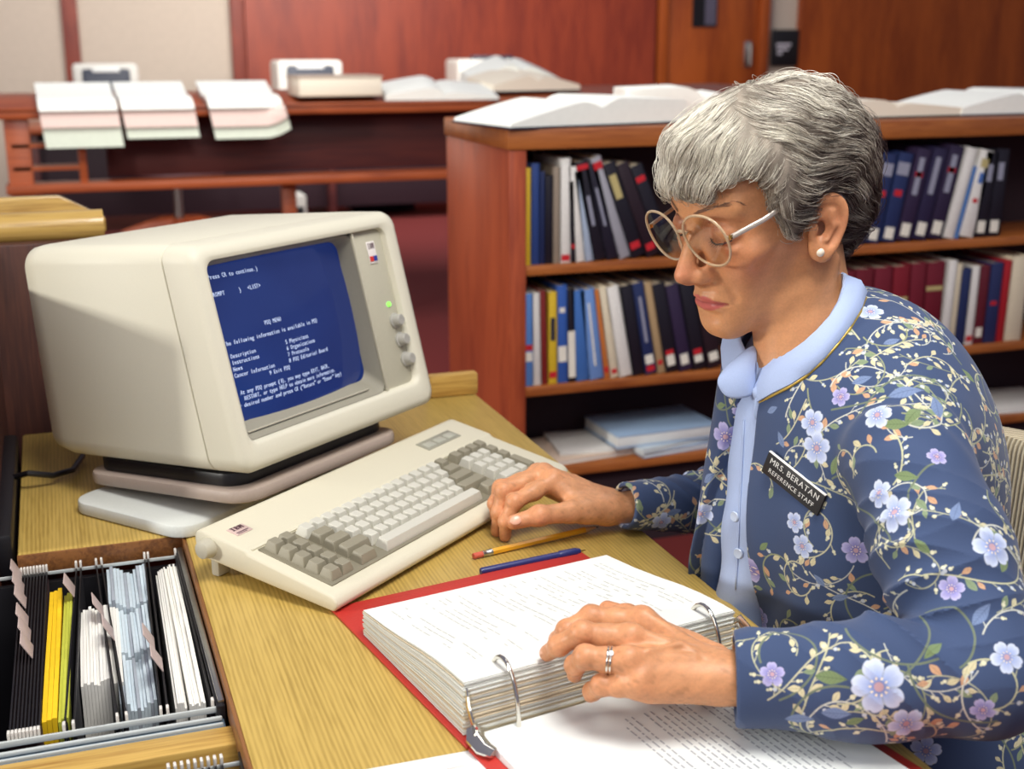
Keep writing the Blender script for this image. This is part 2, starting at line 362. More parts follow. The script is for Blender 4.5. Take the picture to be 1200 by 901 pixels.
BM = {}
def bmat(c, rough=.45):
    if c not in BM: BM[c] = plain('book_cloth_%d' % len(BM), c, rough, .06, 150)
    return BM[c]
M_lab = plain('white_spine_label', (236, 232, 218), .6); M_reddot = plain('red_label', (196, 34, 44), .5)
M_bpages = plain('book_page_edges', (222, 208, 180), .8, .1, 300)
def shelf_book(x, z, t, h, d, lean, c, label, marks=(), y=BY0, group=None):
    """upright book; x = lower pivot on the shelf, lean>0 tips the top to the left"""
    o = empty('book', (x, y+.015, z+.0005), label, 'book', group)
    MB().box((t/2, .0015, h/2), (t, .003, h), .0012).box((.0012, d/2, h/2), (.0024, d, h)).box((t-.0012, d/2, h/2), (.0024, d, h)).build('cover', bmat(c), o)
    MB().box((t/2, d/2, h/2), (max(.002, t-.005), d-.006, h-.008)).build('page_block', M_bpages, o)
    for k, z0, hh, ww in marks:
        mm = {'w': M_lab, 'r': M_reddot, 'b': bmat((30, 34, 60)), 'y': bmat((214, 184, 60)), 'g': bmat((190, 176, 120)), 's': bmat((150, 152, 170)), 'u': bmat((70, 110, 180))}[k]
        MB().box((t/2, -.0004, z0*h), (t*ww, .0012, hh*h)).build({'w': 'spine_label', 'r': 'red_label', 'g': 'title_band', 's': 'title_lettering'}.get(k, 'spine_band'), mm, o)
    o.rotation_euler[1] = -lean
    if lean < 0:      # pivot about the lower right corner
        o.location.x += t-t*math.cos(lean); o.location.z += t*math.sin(-lean)
    return o
NAVY, BLK, WHT, CRM, BLU, LBL, YEL, MAR, TAN, GRY, ORG, PAL, PUR = (34, 48, 92), (24, 22, 34), (232, 230, 224), (226, 214, 186), (50, 92, 172), (88, 136, 204), (218, 184, 48), (112, 24, 40), (178, 150, 112), (160, 160, 170), (204, 120, 60), (170, 186, 208), (48, 36, 66)
def row(x, z, items, where, k=1.0):
    for t, h, lean, c, desc, marks in items:
        t *= k
        shelf_book(x, z, t*.96, h, .19 if h > .2 else .16, lean, c, desc+' '+where, marks)
        x += t/math.cos(lean)+(.0006 if abs(lean) < .02 else .0015)
    return x
T1 = [('w', .10, .09, .7)]
row(1.067, SH[0], [
 (.013, .235, 0, YEL, 'thin yellow book at the far left end of', []),
 (.021, .245, 0, (44, 70, 132), 'dark blue book right of the thin yellow one on', []),
 (.012, .225, 0, NAVY, 'thin navy pamphlet third from the left on', []),
 (.020, .215, 0, BLK, 'short black book fourth from the left on', []),
 (.018, .235, .01, (150, 136, 120), 'grey tan book left of the tall white one on', []),
 (.026, .255, .01, WHT, 'tall white book with a red foot label on', [('r', .05, .06, .8)]),
 (.012, .20, .04, BLK, 'thin black book right of the tall white one on', [('r', .2, .05, .8)]),
 (.022, .235, .10, WHT, 'white book leaning slightly left at the middle of', []),
 (.020, .225, .15, PAL, 'pale blue book leaning left at the middle of', []),
 (.032, .25, .22, BLK, 'black book with red head band leaning left on', [('r', .94, .05, .9), ('s', .5, .3, .25)]),
 (.030, .245, .27, (30, 28, 44), 'dark book with pale lettering leaning left on', [('s', .55, .4, .2)]),
 (.028, .265, .33, GRY, 'silver grey binder with red head mark leaning left on', [('r', .92, .07, .8)]),
 (.036, .25, .36, BLK, 'thick black book with tan title leaning on', [('g', .75, .25, .5), ('r', .12, .07, .7)]),
 (.034, .25, .38, (36, 22, 32), 'dark brown book leaning beside the thick black one on', [('r', .1, .07, .7)]),
 (.034, .245, .40, BLK, 'last black book leaning near the glasses on', [('r', .85, .06, .7)]),
], 'the upper shelf, left bay', 1.06)
row(1.067, SH[1], [
 (.020, .235, 0, LBL, 'pale blue book with red label, leftmost on', [('r', .42, .06, .9), ('w', .32, .1, .8)]),
 (.019, .235, .02, WHT, 'white book second from the left on', []),
 (.015, .24, .03, (132, 40, 36), 'dark red book left of the yellow one on', []),
 (.022, .235, .01, YEL, 'yellow book with dark title band on', [('b', .6, .25, .5), ('r', .1, .07, .8)]),
 (.026, .25, .02, BLU, 'blue and white spotted book right of the yellow one on', [('w', .3, .16, .8), ('w', .75, .05, .5)]),
 (.018, .24, .03, BLK, 'black book with broad white foot on', [('w', .3, .5, .95)]),
 (.032, .235, .07, (64, 112, 184), 'medium blue book leaning a little left on', []),
 (.036, .235, .13, (110, 148, 210), 'thick light blue book leaning left on', [('w', .5, .7, .12)]),
 (.014, .235, .15, ORG, 'thin orange book right of the light blue one on', [('r', .1, .06, .8)]),
 (.022, .24, .17, CRM, 'cream book with red label leaning on', [('r', .07, .05, .6)]),
 (.032, .24, .19, WHT, 'wide white book leaning left on', []),
 (.030, .24, .18, BLK, 'black book right of the wide white one on', []),
 (.030, .245, .19, NAVY, 'navy book with pale lettering on', [('s', .6, .5, .25), ('w', .16, .1, .7), ('r', .06, .06, .7)]),
 (.020, .245, .2, TAN, 'narrow tan book leaning left on', [('r', .12, .05, .6)]),
 (.034, .24, .21, BLK, 'black book beside the narrow tan one on', [('w', .13, .12, .6), ('r', .22, .05, .6)]),
 (.034, .235, .22, PUR, 'dark purple book third from the right end of', [('w', .13, .12, .6)]),
 (.036, .24, .22, BLK, 'black book second from the right end of', [('r', .2, .06, .6), ('w', .12, .08, .6)]),
 (.040, .235, .23, (40, 26, 34), 'brownish black book at the right end of', [('w', .13, .1, .6)]),
], 'the middle shelf, left bay', 1.1)
MK = [('s', .82, .14, .8), ('r', .55, .07, .5), ('w', .10, .13, .6)]
MD = [('s', .7, .4, .35), ('w', .12, .14, .6)]
row(1.985, SH[0], [
 (.048, .235, -.16, NAVY, 'navy volume with red dot nearest the woman\'s hair on', MK),
 (.048, .24, -.16, NAVY, 'navy volume with red dot second from her hair on', MK),
 (.048, .24, -.17, NAVY, 'navy volume with red dot third from her hair on', MK),
 (.048, .25, -.19, PUR, 'dark purple volume with red dot, fourth from her hair on', MD+[('r', .72, .06, .5)]),
 (.048, .25, -.2, (40, 34, 66), 'dark purple volume fifth from her hair on', MD),
 (.050, .255, -.2, (44, 34, 62), 'dark purple volume just left of the white books on', MD+[('r', .74, .06, .5)]),
 (.036, .25, -.22, WHT, 'plain white book leaning right on', []),
 (.012, .20, -.22, LBL, 'thin blue pamphlet between the two white books on', []),
 (.048, .24, -.2, WHT, 'white binder with red dot leaning right on', [('g', .85, .1, .5), ('r', .42, .05, .35), ('u', .68, .12, .3)]),
 (.042, .235, -.08, BLK, 'black volume right of the white binder on', [('w', .12, .14, .6), ('s', .75, .2, .4)]),
 (.046, .24, -.03, BLK, 'black volume at the right picture edge on', [('w', .12, .14, .6), ('s', .75, .2, .4)]),
], 'the upper shelf, right bay')
ML = [('w', .13, .14, .5), ('g', .62, .04, .9)]
row(1.955, SH[1], [
 (.060, .235, 0, MAR, 'maroon volume half hidden by the woman\'s shoulder on', ML),
 (.060, .24, 0, (104, 20, 34), 'maroon volume second from the woman on', ML),
 (.060, .24, 0, MAR, 'maroon volume third from the woman on', ML),
 (.056, .24, 0, (124, 22, 36), 'maroon volume fourth from the woman on', ML),
 (.052, .245, 0, MAR, 'maroon volume fifth from the woman on', [('w', .1, .12, .5)]),
 (.062, .245, 0, (108, 22, 38), 'thick maroon volume touching the ragged white papers on', [('w', .1, .12, .5), ('g', .7, .05, .9)]),
 (.030, .245, -.04, WHT, 'ragged white booklet right of the maroon volumes on', []),
 (.018, .235, -.03, CRM, 'thin cream booklet on', []),
 (.034, .22, -.02, NAVY, 'navy book between pale booklets on', []),
 (.026, .225, -.02, WHT, 'white book with red foot right of the navy one on', [('r', .08, .07, .8)]),
 (.034, .225, -.02, (98, 26, 40), 'dark red book with white label on', [('w', .15, .12, .6)]),
 (.044, .23, -.02, (38, 48, 92), 'dark blue book next to the bright red one on', [('r', .5, .05, .5)]),
 (.026, .235, -.02, (172, 30, 40), 'bright red book near the right edge on', []),
 (.06, .245, -.02, CRM, 'cream box file furthest right on', []),
], 'the middle shelf, right bay')
def booklet(x, y, z, wd, d, h, rz, c, label):
    r = empty('booklet', (x, y, z), label, 'booklet', rz=rz)
    MB().box((0, 0, h/2), (wd, d, h*.8), .002).build('pages', M_white, r)
    MB().box((0, 0, h-.0015), (wd+.004, d+.004, .003), .001).box((0, 0, .0015), (wd+.004, d+.004, .003), .001).build('cover', bmat(c), r)
booklet(1.27, BY0+.13, SH[2]+.001, .24, .20, .012, .1, (222, 200, 180), 'pinkish white booklet at the left of the bottom shelf pile')
booklet(1.29, BY0+.13, SH[2]+.014, .20, .17, .010, -.12, WHT, 'small white booklet on the pinkish one on the bottom shelf')
booklet(1.53, BY0+.12, SH[2]+.001, .30, .21, .014, .12, PAL, 'pale blue booklet lying flat at the bottom of the right pile on the lowest shelf')
booklet(1.51, BY0+.12, SH[2]+.016, .30, .20, .012, .22, (196, 208, 214), 'grey white booklet askew in the middle of the right pile on the lowest shelf')
booklet(1.47, BY0+.12, SH[2]+.029, .30, .20, .034, .04, (158, 186, 216), 'thick pale blue book on top of the right pile on the lowest shelf')
booklet(2.62, BY0+.12, SH[2]+.001, .32, .21, .012, -.1, WHT, 'white paper stack on the lowest shelf of the right bay')

# open books along the bookcase top
open_book(1.245, 3.06, 1.10, .50, .30, .062, 'large open book with flat sloping left page on the left end of the bookcase top', rz=.16, fan=1.0, cover=(40, 40, 56), e0=.12, e1=.85)
open_book(1.70, 3.26, 1.10, .42, .22, .075, 'cream edged open book propped behind the large open one on the bookcase top', rz=-.25, fan=.9, cover=(52, 34, 44), e0=.9, e1=.15)
open_book(2.13, 3.08, 1.10, .44, .28, .045, 'flat open book just right of the woman\'s head on the bookcase top', rz=.04, fan=.8, cover=(60, 50, 50), page='c', e0=.8, e1=.5)
open_book(2.58, 3.10, 1.10, .46, .30, .060, 'arched open book at the right end of the bookcase top', rz=.02, fan=1, cover=(50, 40, 56), e0=.3, e1=.9)
# ------------------------------------------------------------------ oak desk
dk = empty('desk', (.3, 1.2, 0), 'oak topped desk with the computer, binder and file drawers on it', 'desk')
Mi = Matrix.Translation((-.3, -1.2, 0))
MB().prism([(.112, .25), (.64, .25), (.64, 1.99), (-.078, 1.99), (-.078, 1.495), (.112, 1.495)], 2, DESK-.028, DESK, .004, M=Mi).build('desk_top', M_oak, dk)
MB().box((.1105, .872, DESK-.0145), (.004, 1.24, .0265), .001, M=Mi).box((.017, 1.4945, DESK-.0145), (.19, .004, .0265), .001, M=Mi).build('edge_band', M_browny, dk)
MB().box((.60, 1.984, DESK+.019), (.085, .022, .038), .004, M=Mi).build('back_stop', M_oakx, dk)
MB().box((.28, 1.96, .36), (.66, .03, .70), .003, M=Mi).box((.14, .9, .36), (.025, 1.2, .70), .003, M=Mi).box((.36, .30, .36), (.5, .03, .70), .003, M=Mi).build('support_panel', M_brown, dk)

M_ledge = wood('oak_ledge', (200, 164, 90), (158, 120, 60), axis=0, fine=260, coarse=20, rough=.24, coat=.3)
M_ldark = wood('carrel_panel_wood', (88, 50, 38), (62, 34, 30), axis=2, rough=.5)
cr = empty('carrel_partition', (-.2, 2.05, 0), 'dark carrel partition with rounded oak ledge on top, left of the monitor', 'partition')
Mi = Matrix.Translation((.2, -2.05, 0))
MB().box((-.265, 2.06, .505), (.67, .03, 1.01), .003, M=Mi).build('back_panel', M_ldark, cr)
MB().box((-.112, 1.78, .495), (.025, .56, .99), .003, M=Mi).build('side_panel', M_ldark, cr)
MB().box((-.105, 1.78, .998), (.04, .56, .016), .005, M=Mi).build('side_cap', M_ledge, cr)
MB().tube([(-.60, 2.10, 1.026), (.068, 2.10, 1.026)], .025, 20, M=Mi).box((-.27, 2.15, 1.020), (.66, .11, .030), .004, M=Mi).build('ledge', M_ledge, cr)
MB().prism([(-.60, 1.00), (-.60, 1.062), (.006, 1.062), (.076, 1.024), (.076, 1.00)], 1, 2.205, 2.225, .004, M=Mi).build('ledge_back', M_ledge, cr)
cd = empty('index_card', (-.072, 2.145, 1.0352), 'small white card lying on the oak ledge at the left picture edge', 'card')
MB().box((0, 0, .002), (.07, .09, .004), .001).build('card_stack', M_white, cd)
MB().box((0, .02, .0042), (.05, .002, .0004)).box((0, .01, .0042), (.05, .002, .0004)).build('ruled_lines', plain('card_line', (150, 160, 180), .7), cd)

cb = empty('cable_tray', (-.095, 1.72, .70), 'black cable strip along the left edge of the desk behind the monitor', 'cable')
MB().box((0, 0, .02), (.026, .42, .06), .006).build('strip', M_black, cb)
MB().tube([(.01, .02, .045), (.03, .0, .055), (.06, .01, .045), (.085, .04, .04), (.10, .10, .04)], .004, 8).build('cable', M_black, cb)

# ------------------------------------------------------------------ monitor on a tilt stand
M_cream = plain('cream_plastic', (216, 212, 192), .52, .012, 600, bump=.12)
M_cream2 = plain('cream_bezel_inner', (186, 181, 162), .55, .02, 300)
M_surr = plain('grey_screen_surround', (150, 146, 130), .6, .02, 300)
M_stand = plain('beige_stand_plastic', (172, 156, 144), .5, .02, 300)
M_standw = plain('pale_base_plastic', (214, 218, 212), .5, .02, 300)
mon = empty('computer_monitor', (.182, 1.435, DESK), 'cream computer monitor with a blue text screen on a tilting stand', 'monitor', rz=.665)
FW, FH = .385, .277
def cse(x, z, s):
    """point of the case: x across, z up the face, s from the front face (0) to the back (1)"""
    b = (0+.365*s, .083-.042*s); t = (.0706+.322*s, .083+.266-.023*s); k = z/FH
    return (x, b[0]+(t[0]-b[0])*k, b[1]+(t[1]-b[1])*k)
def cloop(g, s, r, x0=0, x1=FW, z0=0, z1=FH): return [cse(p[0], p[1], s) for p in rrect(x0+g, x1-g, z0+g, z1-g, r)]
SE = .155
MB().loft([cloop(.001, SE+.004, .022), cloop(.0, SE+.008, .022), cloop(.004, .88, .024), cloop(.008, .96, .026), cloop(.018, .992, .02), cloop(.03, 1.0, .015)], True, True).build('case', M_cream, mon, 50)
op = dict(x0=.020, x1=.356, z0=.036, z1=.257)
MB().loft([cloop(.003, SE, .02), cloop(.0, SE-.004, .022), cloop(.0, .035, .022), cloop(.003, .012, .02), cloop(.010, .001, .016), cloop(.014, -.002, .014),
    cloop(-.004, -.002, .016, **op), cloop(0, .004, .014, **op), cloop(.002, .03, .013, **op), cloop(.003, .12, .012, **op)], False, False).build('bezel', M_cream, mon, 50)
GL = dict(x0=.022, x1=.292, z0=.050, z1=.250)
def flat_ring(outer, inner, name, m):
    return MB().loft([outer, inner], False, False).build(name, m, mon, 50)
flat_ring(cloop(.002, .02, .013, .020, .290, .036, .257), cloop(.004, .104, .016, **GL), 'screen_surround', M_surr)
MB().box((0, 0, 0), (.23, .0025, .002), .0008, M=Matrix.Translation(cse(.15, .046, .045))).build('surround_ridge', M_cream2, mon)
# control strip on the right
def onface(x, z, s):   # matrix whose x runs across, z up the face and -y out of it
    o = Vector(cse(x, z, s)); e = (Vector(cse(x, z+.01, s))-o).normalized(); nrm = Vector((1, 0, 0)).cross(e)
    return Matrix(((1, -nrm.x*-1, e.x, o.x), (0, nrm.y*-1*-1, e.y, o.y), (0, -nrm.z*-1, e.z, o.z), (0, 0, 0, 1))) if False else Matrix.Translation(o) @ Matrix.Rotation(-math.atan2(e.y, e.z), 4, 'X')
Mf = onface(.323, .1465, .035)
MB().box((0, 0, 0), (.064, .006, .219), .0025, M=Mf).build('control_strip', plain('control_strip_plastic', (184, 180, 160), .55, .02, 300), mon)
MB().box((-.031, -.004, 0), (.004, .006, .219), .0015, M=Mf).build('strip_ridge', M_cream2, mon)
M_led = plain('green_led', (90, 220, 60), .3, emit=(140, 255, 90, 1.5))
MB().lathe([(.0001, .004), (.003, .0035), (.0035, 0)], n=14, M=onface(.337, .150, .03) @ Matrix.Rotation(PI/2, 4, 'X')).build('power_light', M_led, mon)
M_knob = plain('grey_knob', (168, 166, 158), .4, .04)
for k, (x, z) in enumerate(((.342, .126), (.3445, .0985), (.347, .0705))):
    Mk = onface(x, z, .028) @ Matrix.Rotation(PI/2, 4, 'X')
    MB().lathe([(.0105, 0), (.0105, .003), (.0085, .004), (.0078, .012), (.0066, .0135), (.0001, .0135)], n=24, M=Mk).box((0, .004, .0137), (.0015, .006, .0008), M=Mk).build('knob', M_knob, mon)
M_lblw = plain('badge_white', (232, 226, 220), .5); M_lblr = plain('badge_red', (206, 52, 44), .5); M_lblb = plain('badge_blue', (44, 62, 150), .5); M_lblg = plain('badge_print', (92, 62, 72), .5)
def striped_ibm(mb, M, w, h, n=8):
    """three block letters cut into stripes"""
    lw = w/3.3
    for i in range(n):
        z = h*(i+.5)/n; t = h/n*.56; v = (i+.5)/n
        def seg(a, b): mb.box(((a+b)/2*lw, -.0002, z), ((b-a)*lw, .0004, t), M=M)
        if v < .13 or v > .87: seg(.1, .8)
        else: seg(.3, .6)
        if v < .13 or v > .87: seg(1.0, 1.72)
        elif .4 < v < .6: seg(1.12, 1.74)
        else: seg(1.12, 1.38); seg(1.56, 1.86)
        seg(2.0, 2.32) if v < .25 or v > .2 else None
        if v > .25: seg(2.32, 2.32+.34*(1-abs(v-.62)*.5)); seg(2.32+.36, 3.0)
        if v <= .25: seg(2.68, 3.0)
    return mb
Mb = onface(.3265, .210, .022)
MB().box((0, .0004, .0145), (.017, .001, .030), .0003, M=Mb).build('brand_badge', M_lblw, mon)
bb = mon.children[-1]
striped_ibm(MB(), Mb @ Matrix.Translation((-.007, -.0003, .0195)), .0145, .008, 6).build('badge_letters', M_lblg, bb)
MB().box((-.004, -.0004, .006), (.007, .001, .007), M=Mb).build('badge_red_square', M_lblr, bb)
MB().box((.004, -.0004, .006), (.007, .001, .007), M=Mb).build('badge_blue_square', M_lblb, bb)
# CRT glass, slightly bulging, with the lit text just above it
def crt(u, v, dz=0):
    x = GL['x0']+(GL['x1']-GL['x0'])*u; z = GL['z0']+(GL['z1']-GL['z0'])*v
    s = .120-.05*(1-(2*u-1)**2)*.55-.05*(1-(2*v-1)**2)*.45-dz/.365; return cse(x, z, s)
m, nt, p = new_mat('blue_crt_screen')
p.inputs['Base Color'].default_value = (.006, .010, .035, 1); p.inputs['Roughness'].default_value = .12
p.inputs['Emission Strength'].default_value = 1.0
tc = N(nt, 'ShaderNodeTexCoord'); nz = N(nt, 'ShaderNodeTexNoise'); nz.inputs['Scale'].default_value = 5
nt.links.new(tc.outputs['Object'], nz.inputs['Vector'])
r = ramp(nt, nz.outputs['Fac'], [(.35, rgb(24, 40, 94)), (.65, rgb(30, 52, 112))]); nt.links.new(r.outputs[0], p.inputs['Emission Color'])
nx = 24; mb = MB(); mb.loft([[crt(i/nx, j/nx) for i in range(nx+1)] for j in range(nx+1)], closed=False)
scr = mb.build('screen', m, mon, 180)
mt, nt, p = new_mat('screen_text_glow'); p.inputs['Base Color'].default_value = (.1, .1, .1, 1)
p.inputs['Emission Color'].default_value = (*rgb(196, 212, 246), 1); p.inputs['Emission Strength'].default_value = 1.0
MSG = [(.90, .02, '(Press CR to continue.)'), (.795, .02, 'PROMPT      )   <LIST>'), (.565, .275, 'PDQ MENU'), (.495, .02, 'The following information is available in PDQ'),
 (.415, .013, '1 Description'), (.415, .375, '5 Physicians'), (.375, .013, '2 Instructions'), (.375, .375, '6 Organizations'), (.335, .013, '3 News'), (.335, .375, '7 Protocols'), (.295, .013, '4 Cancer Information'), (.295, .375, '8 PDQ Editorial Board'), (.255, .24, '9 Exit PDQ'),
 (.185, -.02, 'Note: At any PDQ prompt (1), you may type EXIT, BACK,'), (.145, .072, 'RESTART, or type HELP to obtain more information.'), (.105, -.01, 'Enter desired number and press CR ("Return" or "Enter" key)')]
for v, u0, s in MSG:
    mb = MB()
    pw = .0134 if len(s) < 49 else .0126
    for i, chx in enumerate(s):
        if chx == ' ': continue
        vs, fs, gw = glyph(chx); uc = u0+.062+i*pw; bv = []
        if uc < -.02 or uc > .98: continue
        for q in vs:
            gx = (q[0]/max(gw, .3))*.0112 if gw > .3 else q[0]*.026+.003
            bv.append([uc+gx, v+q[1]*.038])
        for ddx in (0, .0011):
            bvv = [mb.bm.verts.new(crt(a+ddx, b, .0008)) for a, b in bv]
            for f_ in fs:
                try: mb.bm.faces.new([bvv[k] for k in f_])
                except ValueError: pass
    mb.build('screen_text_line', mt, scr, 0)
# stand
MT = Matrix.Translation((0, 0, .083)) @ Matrix.Rotation(-.085, 4, 'X')
MB().prism(rrect(.012, .306, .030, .285, .03), 2, -.020, -.003, .003, M=MT).build('dark_gap_slab', M_black, mon)  # black slab standing in for the shaded gap under the case
MB().prism(rrect(.0, .312, .008, .298, .035), 2, -.037, -.020, .005, M=MT).build('tilt_plate', M_stand, mon)
MB().lathe([(.10, .014), (.095, .018), (.05, .03), (.045, .038), (.08, .05)], (.15, .17, 0), 32).build('pivot', M_stand, mon)
MB().prism(rrect(-.035, .28, .070, .272, .03), 2, .0005, .017, .004, M=Matrix.Rotation(.03, 4, 'Z')).build('base_plate', M_standw, mon)

# ------------------------------------------------------------------ keyboard
M_kb = plain('keyboard_plastic', (214, 208, 184), .5, .012, 500, bump=.1)
M_kw = plain('pearl_key', (204, 202, 188), .45, .01, 300); M_kg = plain('grey_key', (146, 140, 120), .45, .02, 300); M_well = plain('keyboard_well', (128, 122, 102), .6)
kbd = empty('keyboard', (.238, 1.206, DESK), 'cream computer keyboard with white and grey keys in front of the monitor', 'keyboard', rz=.682)
KW = .495
prof = [(.006, .004), (.0, .010), (.001, .016), (.006, .021), (.014, .0235), (.122, .0435), (.126, .0475), (.188, .0585), (.196, .056), (.2, .05), (.198, .030), (.192, .026)]
MB().prism(prof, 0, 0, KW, .003, 2).build('body', M_kb, kbd, 50)
def kz(y): return .0245+(y-.02)*.185
TK = math.atan(.185)
MB().box((.236, .070, kz(.07)+.0002), (.442, .104, .003), .001, rx=TK).build('key_well', M_well, kbd)
MB().box((.236, .1235, kz(.1235)+.001), (.456, .003, .004), .001, rx=TK).build('well_ridge', M_kb, kbd)
U = .01905
def key(x, y, wu, m, hu=1, tall=0):
    """tapered key cap; x,y = lower left corner, wu = width in key units"""
    wd, dp = wu*U-.0009, hu*U-.0009; cx, cy = x+wu*U/2, y+hu*U/2; h = .0105+tall
    def ring(gx, gf, gb, z): return [(p[0], p[1], z) for p in rrect(-wd/2+gx, wd/2-gx, -dp/2+gf, dp/2-gb, .0012, 2)]
    mb = MB().loft([ring(0, 0, 0, 0), ring(.0004, .0005, .0003, h*.25), ring(.0026, .0040, .0016, h*.97), ring(.0031, .0045, .0021, h)], False, True)
    return mb.build('key', m, kbd, 22, M=Matrix.Translation((cx, cy, kz(cy)+.0015)) @ Matrix.Rotation(TK, 4, 'X'))
R0 = .0225; rows = [R0+k*U for k in range(5)]      # rows[0] = space bar row
XF, XM, XN = .020, .0715, .372
for k in range(5):
    for c in range(2): key(XF+c*U, rows[k], 1, M_kg)
def keys(x, y, spec):
    for wu, m in spec:
        if m: key(x, y, wu, m)
        x += wu*U
keys(XM, rows[4], [(1, M_kw)]*14+[(1, M_kg)])
keys(XM, rows[3], [(1.5, M_kg)]+[(1, M_kw)]*12); key(XM+13.5*U, rows[3], 1.5, M_kg, 1)
keys(XM, rows[2], [(1.75, M_kg)]+[(1, M_kw)]*11+[(2.25, M_kg)])
keys(XM, rows[1], [(2.25, M_kg)]+[(1, M_kw)]*10+[(2.75, M_kg)])
keys(XM, rows[0], [(1.5, M_kg), (.5, None), (1, None)]); keys(XM+2.4*U, rows[0], [(10.4, M_kw)]); keys(XM+13.5*U, rows[0], [(1.5, M_kg)])
keys(XN, rows[4], [(1, M_kg)]*4); keys(XN, rows[3], [(1, M_kw)]*3+[(1, M_kg)]); keys(XN, rows[2], [(1, M_kw)]*3+[(1, M_kg)])
keys(XN, rows[1], [(1, M_kw)]*3); keys(XN, rows[0], [(2, M_kw), (1, M_kw)]); key(XN+3*U, rows[0], 1, M_kg, 2)
def kplate(x, y): return Matrix.Translation((x, y, .0475+(y-.126)*.1774)) @ Matrix.Rotation(math.atan(.1774), 4, 'X')
Ml = kplate(.415, .158)
MB().box((0, 0, .0003), (.076, .023, .0016), .0006, M=Ml).build('indicator_panel', plain('indicator_grey', (150, 148, 132), .4), kbd)
ip = kbd.children[-1]
for k in (-.024, 0, .024): MB().box((k, -.001, .0013), (.019, .012, .0006), .0002, M=Ml).box((k-.004, .004, .0016), (.004, .002, .0004), M=Ml).build('indicator_window', plain('indicator_window', (176, 176, 160), .3), ip)
Ml = kplate(.030, .160)
MB().box((0, 0, .0004), (.024, .017, .001), .0003, M=Ml).build('brand_badge', plain('pinkish_badge', (206, 180, 172), .4), kbd)
striped_ibm(MB(), Ml @ Matrix.Translation((-.0095, .0005, .0012)) @ Matrix.Rotation(-PI/2, 4, 'X'), .0195, .0072, 6).build('badge_letters', M_lblg, kbd.children[-1])
MB().box((0, -.004, .001), (.018, .0014, .0004), M=Ml).box((-.002, -.0065, .001), (.014, .0009, .0004), M=Ml).build('badge_small_print', M_lblg, bpy.data.objects['brand_badge.001'])
for x, a in ((0, -1), (KW, 1)):
    MB().tube([(x-a*.004, .178, .040), (x+a*.003, .178, .040), (x+a*.012, .178, .040), (x+a*.013, .178, .040)], [.0115, .0115, .0095, .008], 20).build('foot_knob', M_cream2, kbd)
    MB().box((x-a*.02, .182, .0145), (.02, .012, .028), .003).build('foot', M_cream2, kbd)

# ------------------------------------------------------------------ pencil and pen
def stick(name, a, b, label, cat):
    a, b = Vector(a), Vector(b); o = empty(name, a, label, cat, rz=math.atan2(b.y-a.y, b.x-a.x)); return o, (b-a).length
o, ln = stick('pencil', (.417, 1.304, DESK), (.575, 1.337, DESK), 'yellow pencil with pink eraser lying under the woman\'s wrist', 'pencil')
MB().tube([(0, 0, .0042), (.012, 0, .0042)], .0034, 14).build('eraser', plain('pink_eraser', (206, 96, 76), .8), o)
MB().tube([(.012, 0, .0042), (.014, 0, .0042), (.0145, 0, .0042), (.019, 0, .0042), (.0195, 0, .0042), (.025, 0, .0042)], [.0039, .0039, .0035, .0035, .0039, .0039], 14).build('ferrule', M_steel, o)
MB().tube([(.025, 0, .0042), (.155, 0, .0042)], .0040, 6).build('shaft', plain('pencil_yellow', (228, 164, 36), .35), o, 20)
MB().tube([(.155, 0, .0042), (.172, 0, .0042)], [.0039, .0009], 12).build('sharpened_cone', plain('bare_wood', (214, 170, 116), .6), o)
MB().tube([(.172, 0, .0042), (.176, 0, .0042)], [.0009, .0003], 8).build('lead', M_black, o)
o, ln = stick('pen', (.411, 1.259, DESK), (.545, 1.277, DESK), 'dark blue pen lying beside the red binder cover', 'pen')
M_pen = plain('navy_pen', (38, 46, 104), .35)
MB().tube([(0, 0, .0045), (.002, 0, .0045), (.09, 0, .0045), (.1, 0, .0045)], [.0036, .0042, .0044, .0044], 16).build('barrel', M_pen, o)
MB().tube([(.1, 0, .0047), (.102, 0, .0047), (.122, 0, .0047), (.128, 0, .0047)], [.0044, .0051, .0049, .0030], 16).build('grip', M_pen, o)
MB().tube([(.128, 0, .0045), (.136, 0, .0045)], [.0016, .0005], 10).build('tip', plain('brass_tip', (190, 160, 90), .3, metal=1), o)

# ------------------------------------------------------------------ open ring binder
BA = .168
bn = empty('ring_binder', (.286, .917, DESK), 'red ring binder lying open with a thick stack of white pages', 'binder', rz=BA)
M_cover = plain('red_binder_cover', (188, 50, 42), .5, .04, 300, bump=.2)
MB().box((.155, .156, .002), (.310, .312, .0035), .0012).box((.155, -.025, .002), (.310, .046, .0035), .0012).box((.155, -.19, .002), (.310, .28, .0035), .0012).build('cover', M_cover, bn)
M_sheetA = plain('sheet_edges_white', (228, 230, 224), .75, .03, 900); M_sheetB = plain('sheet_edges_buff', (216, 202, 176), .8, .05, 900); M_sheetC = plain('sheet_edges_pale', (214, 216, 210), .8, .05, 900)
rnd = random.Random(4)
def sheet_block(name, x0, x1, ys, ztop, zbot, mat_, jx=0, jy=0):
    """curved slab; ys = positions away from the rings, ztop/zbot = heights there"""
    loops = []
    for xx in (x0+jx, x1+jx):
        loops.append([(xx, y_+jy, z) for y_, z in zip(ys, ztop)]+[(xx, y_+jy, z) for y_, z in zip(ys[::-1], zbot[::-1])])
    return MB().loft(loops).build(name, mat_, bn, 30)
ys = [.016, .04, .07, .10, .14, .18, .235]
TOP = [.0545, .0540, .0520, .0485, .042, .0365, .031]; BOT = [.0045, .0045, .0045, .0045, .0045, .0045, .0045]
NL = 46
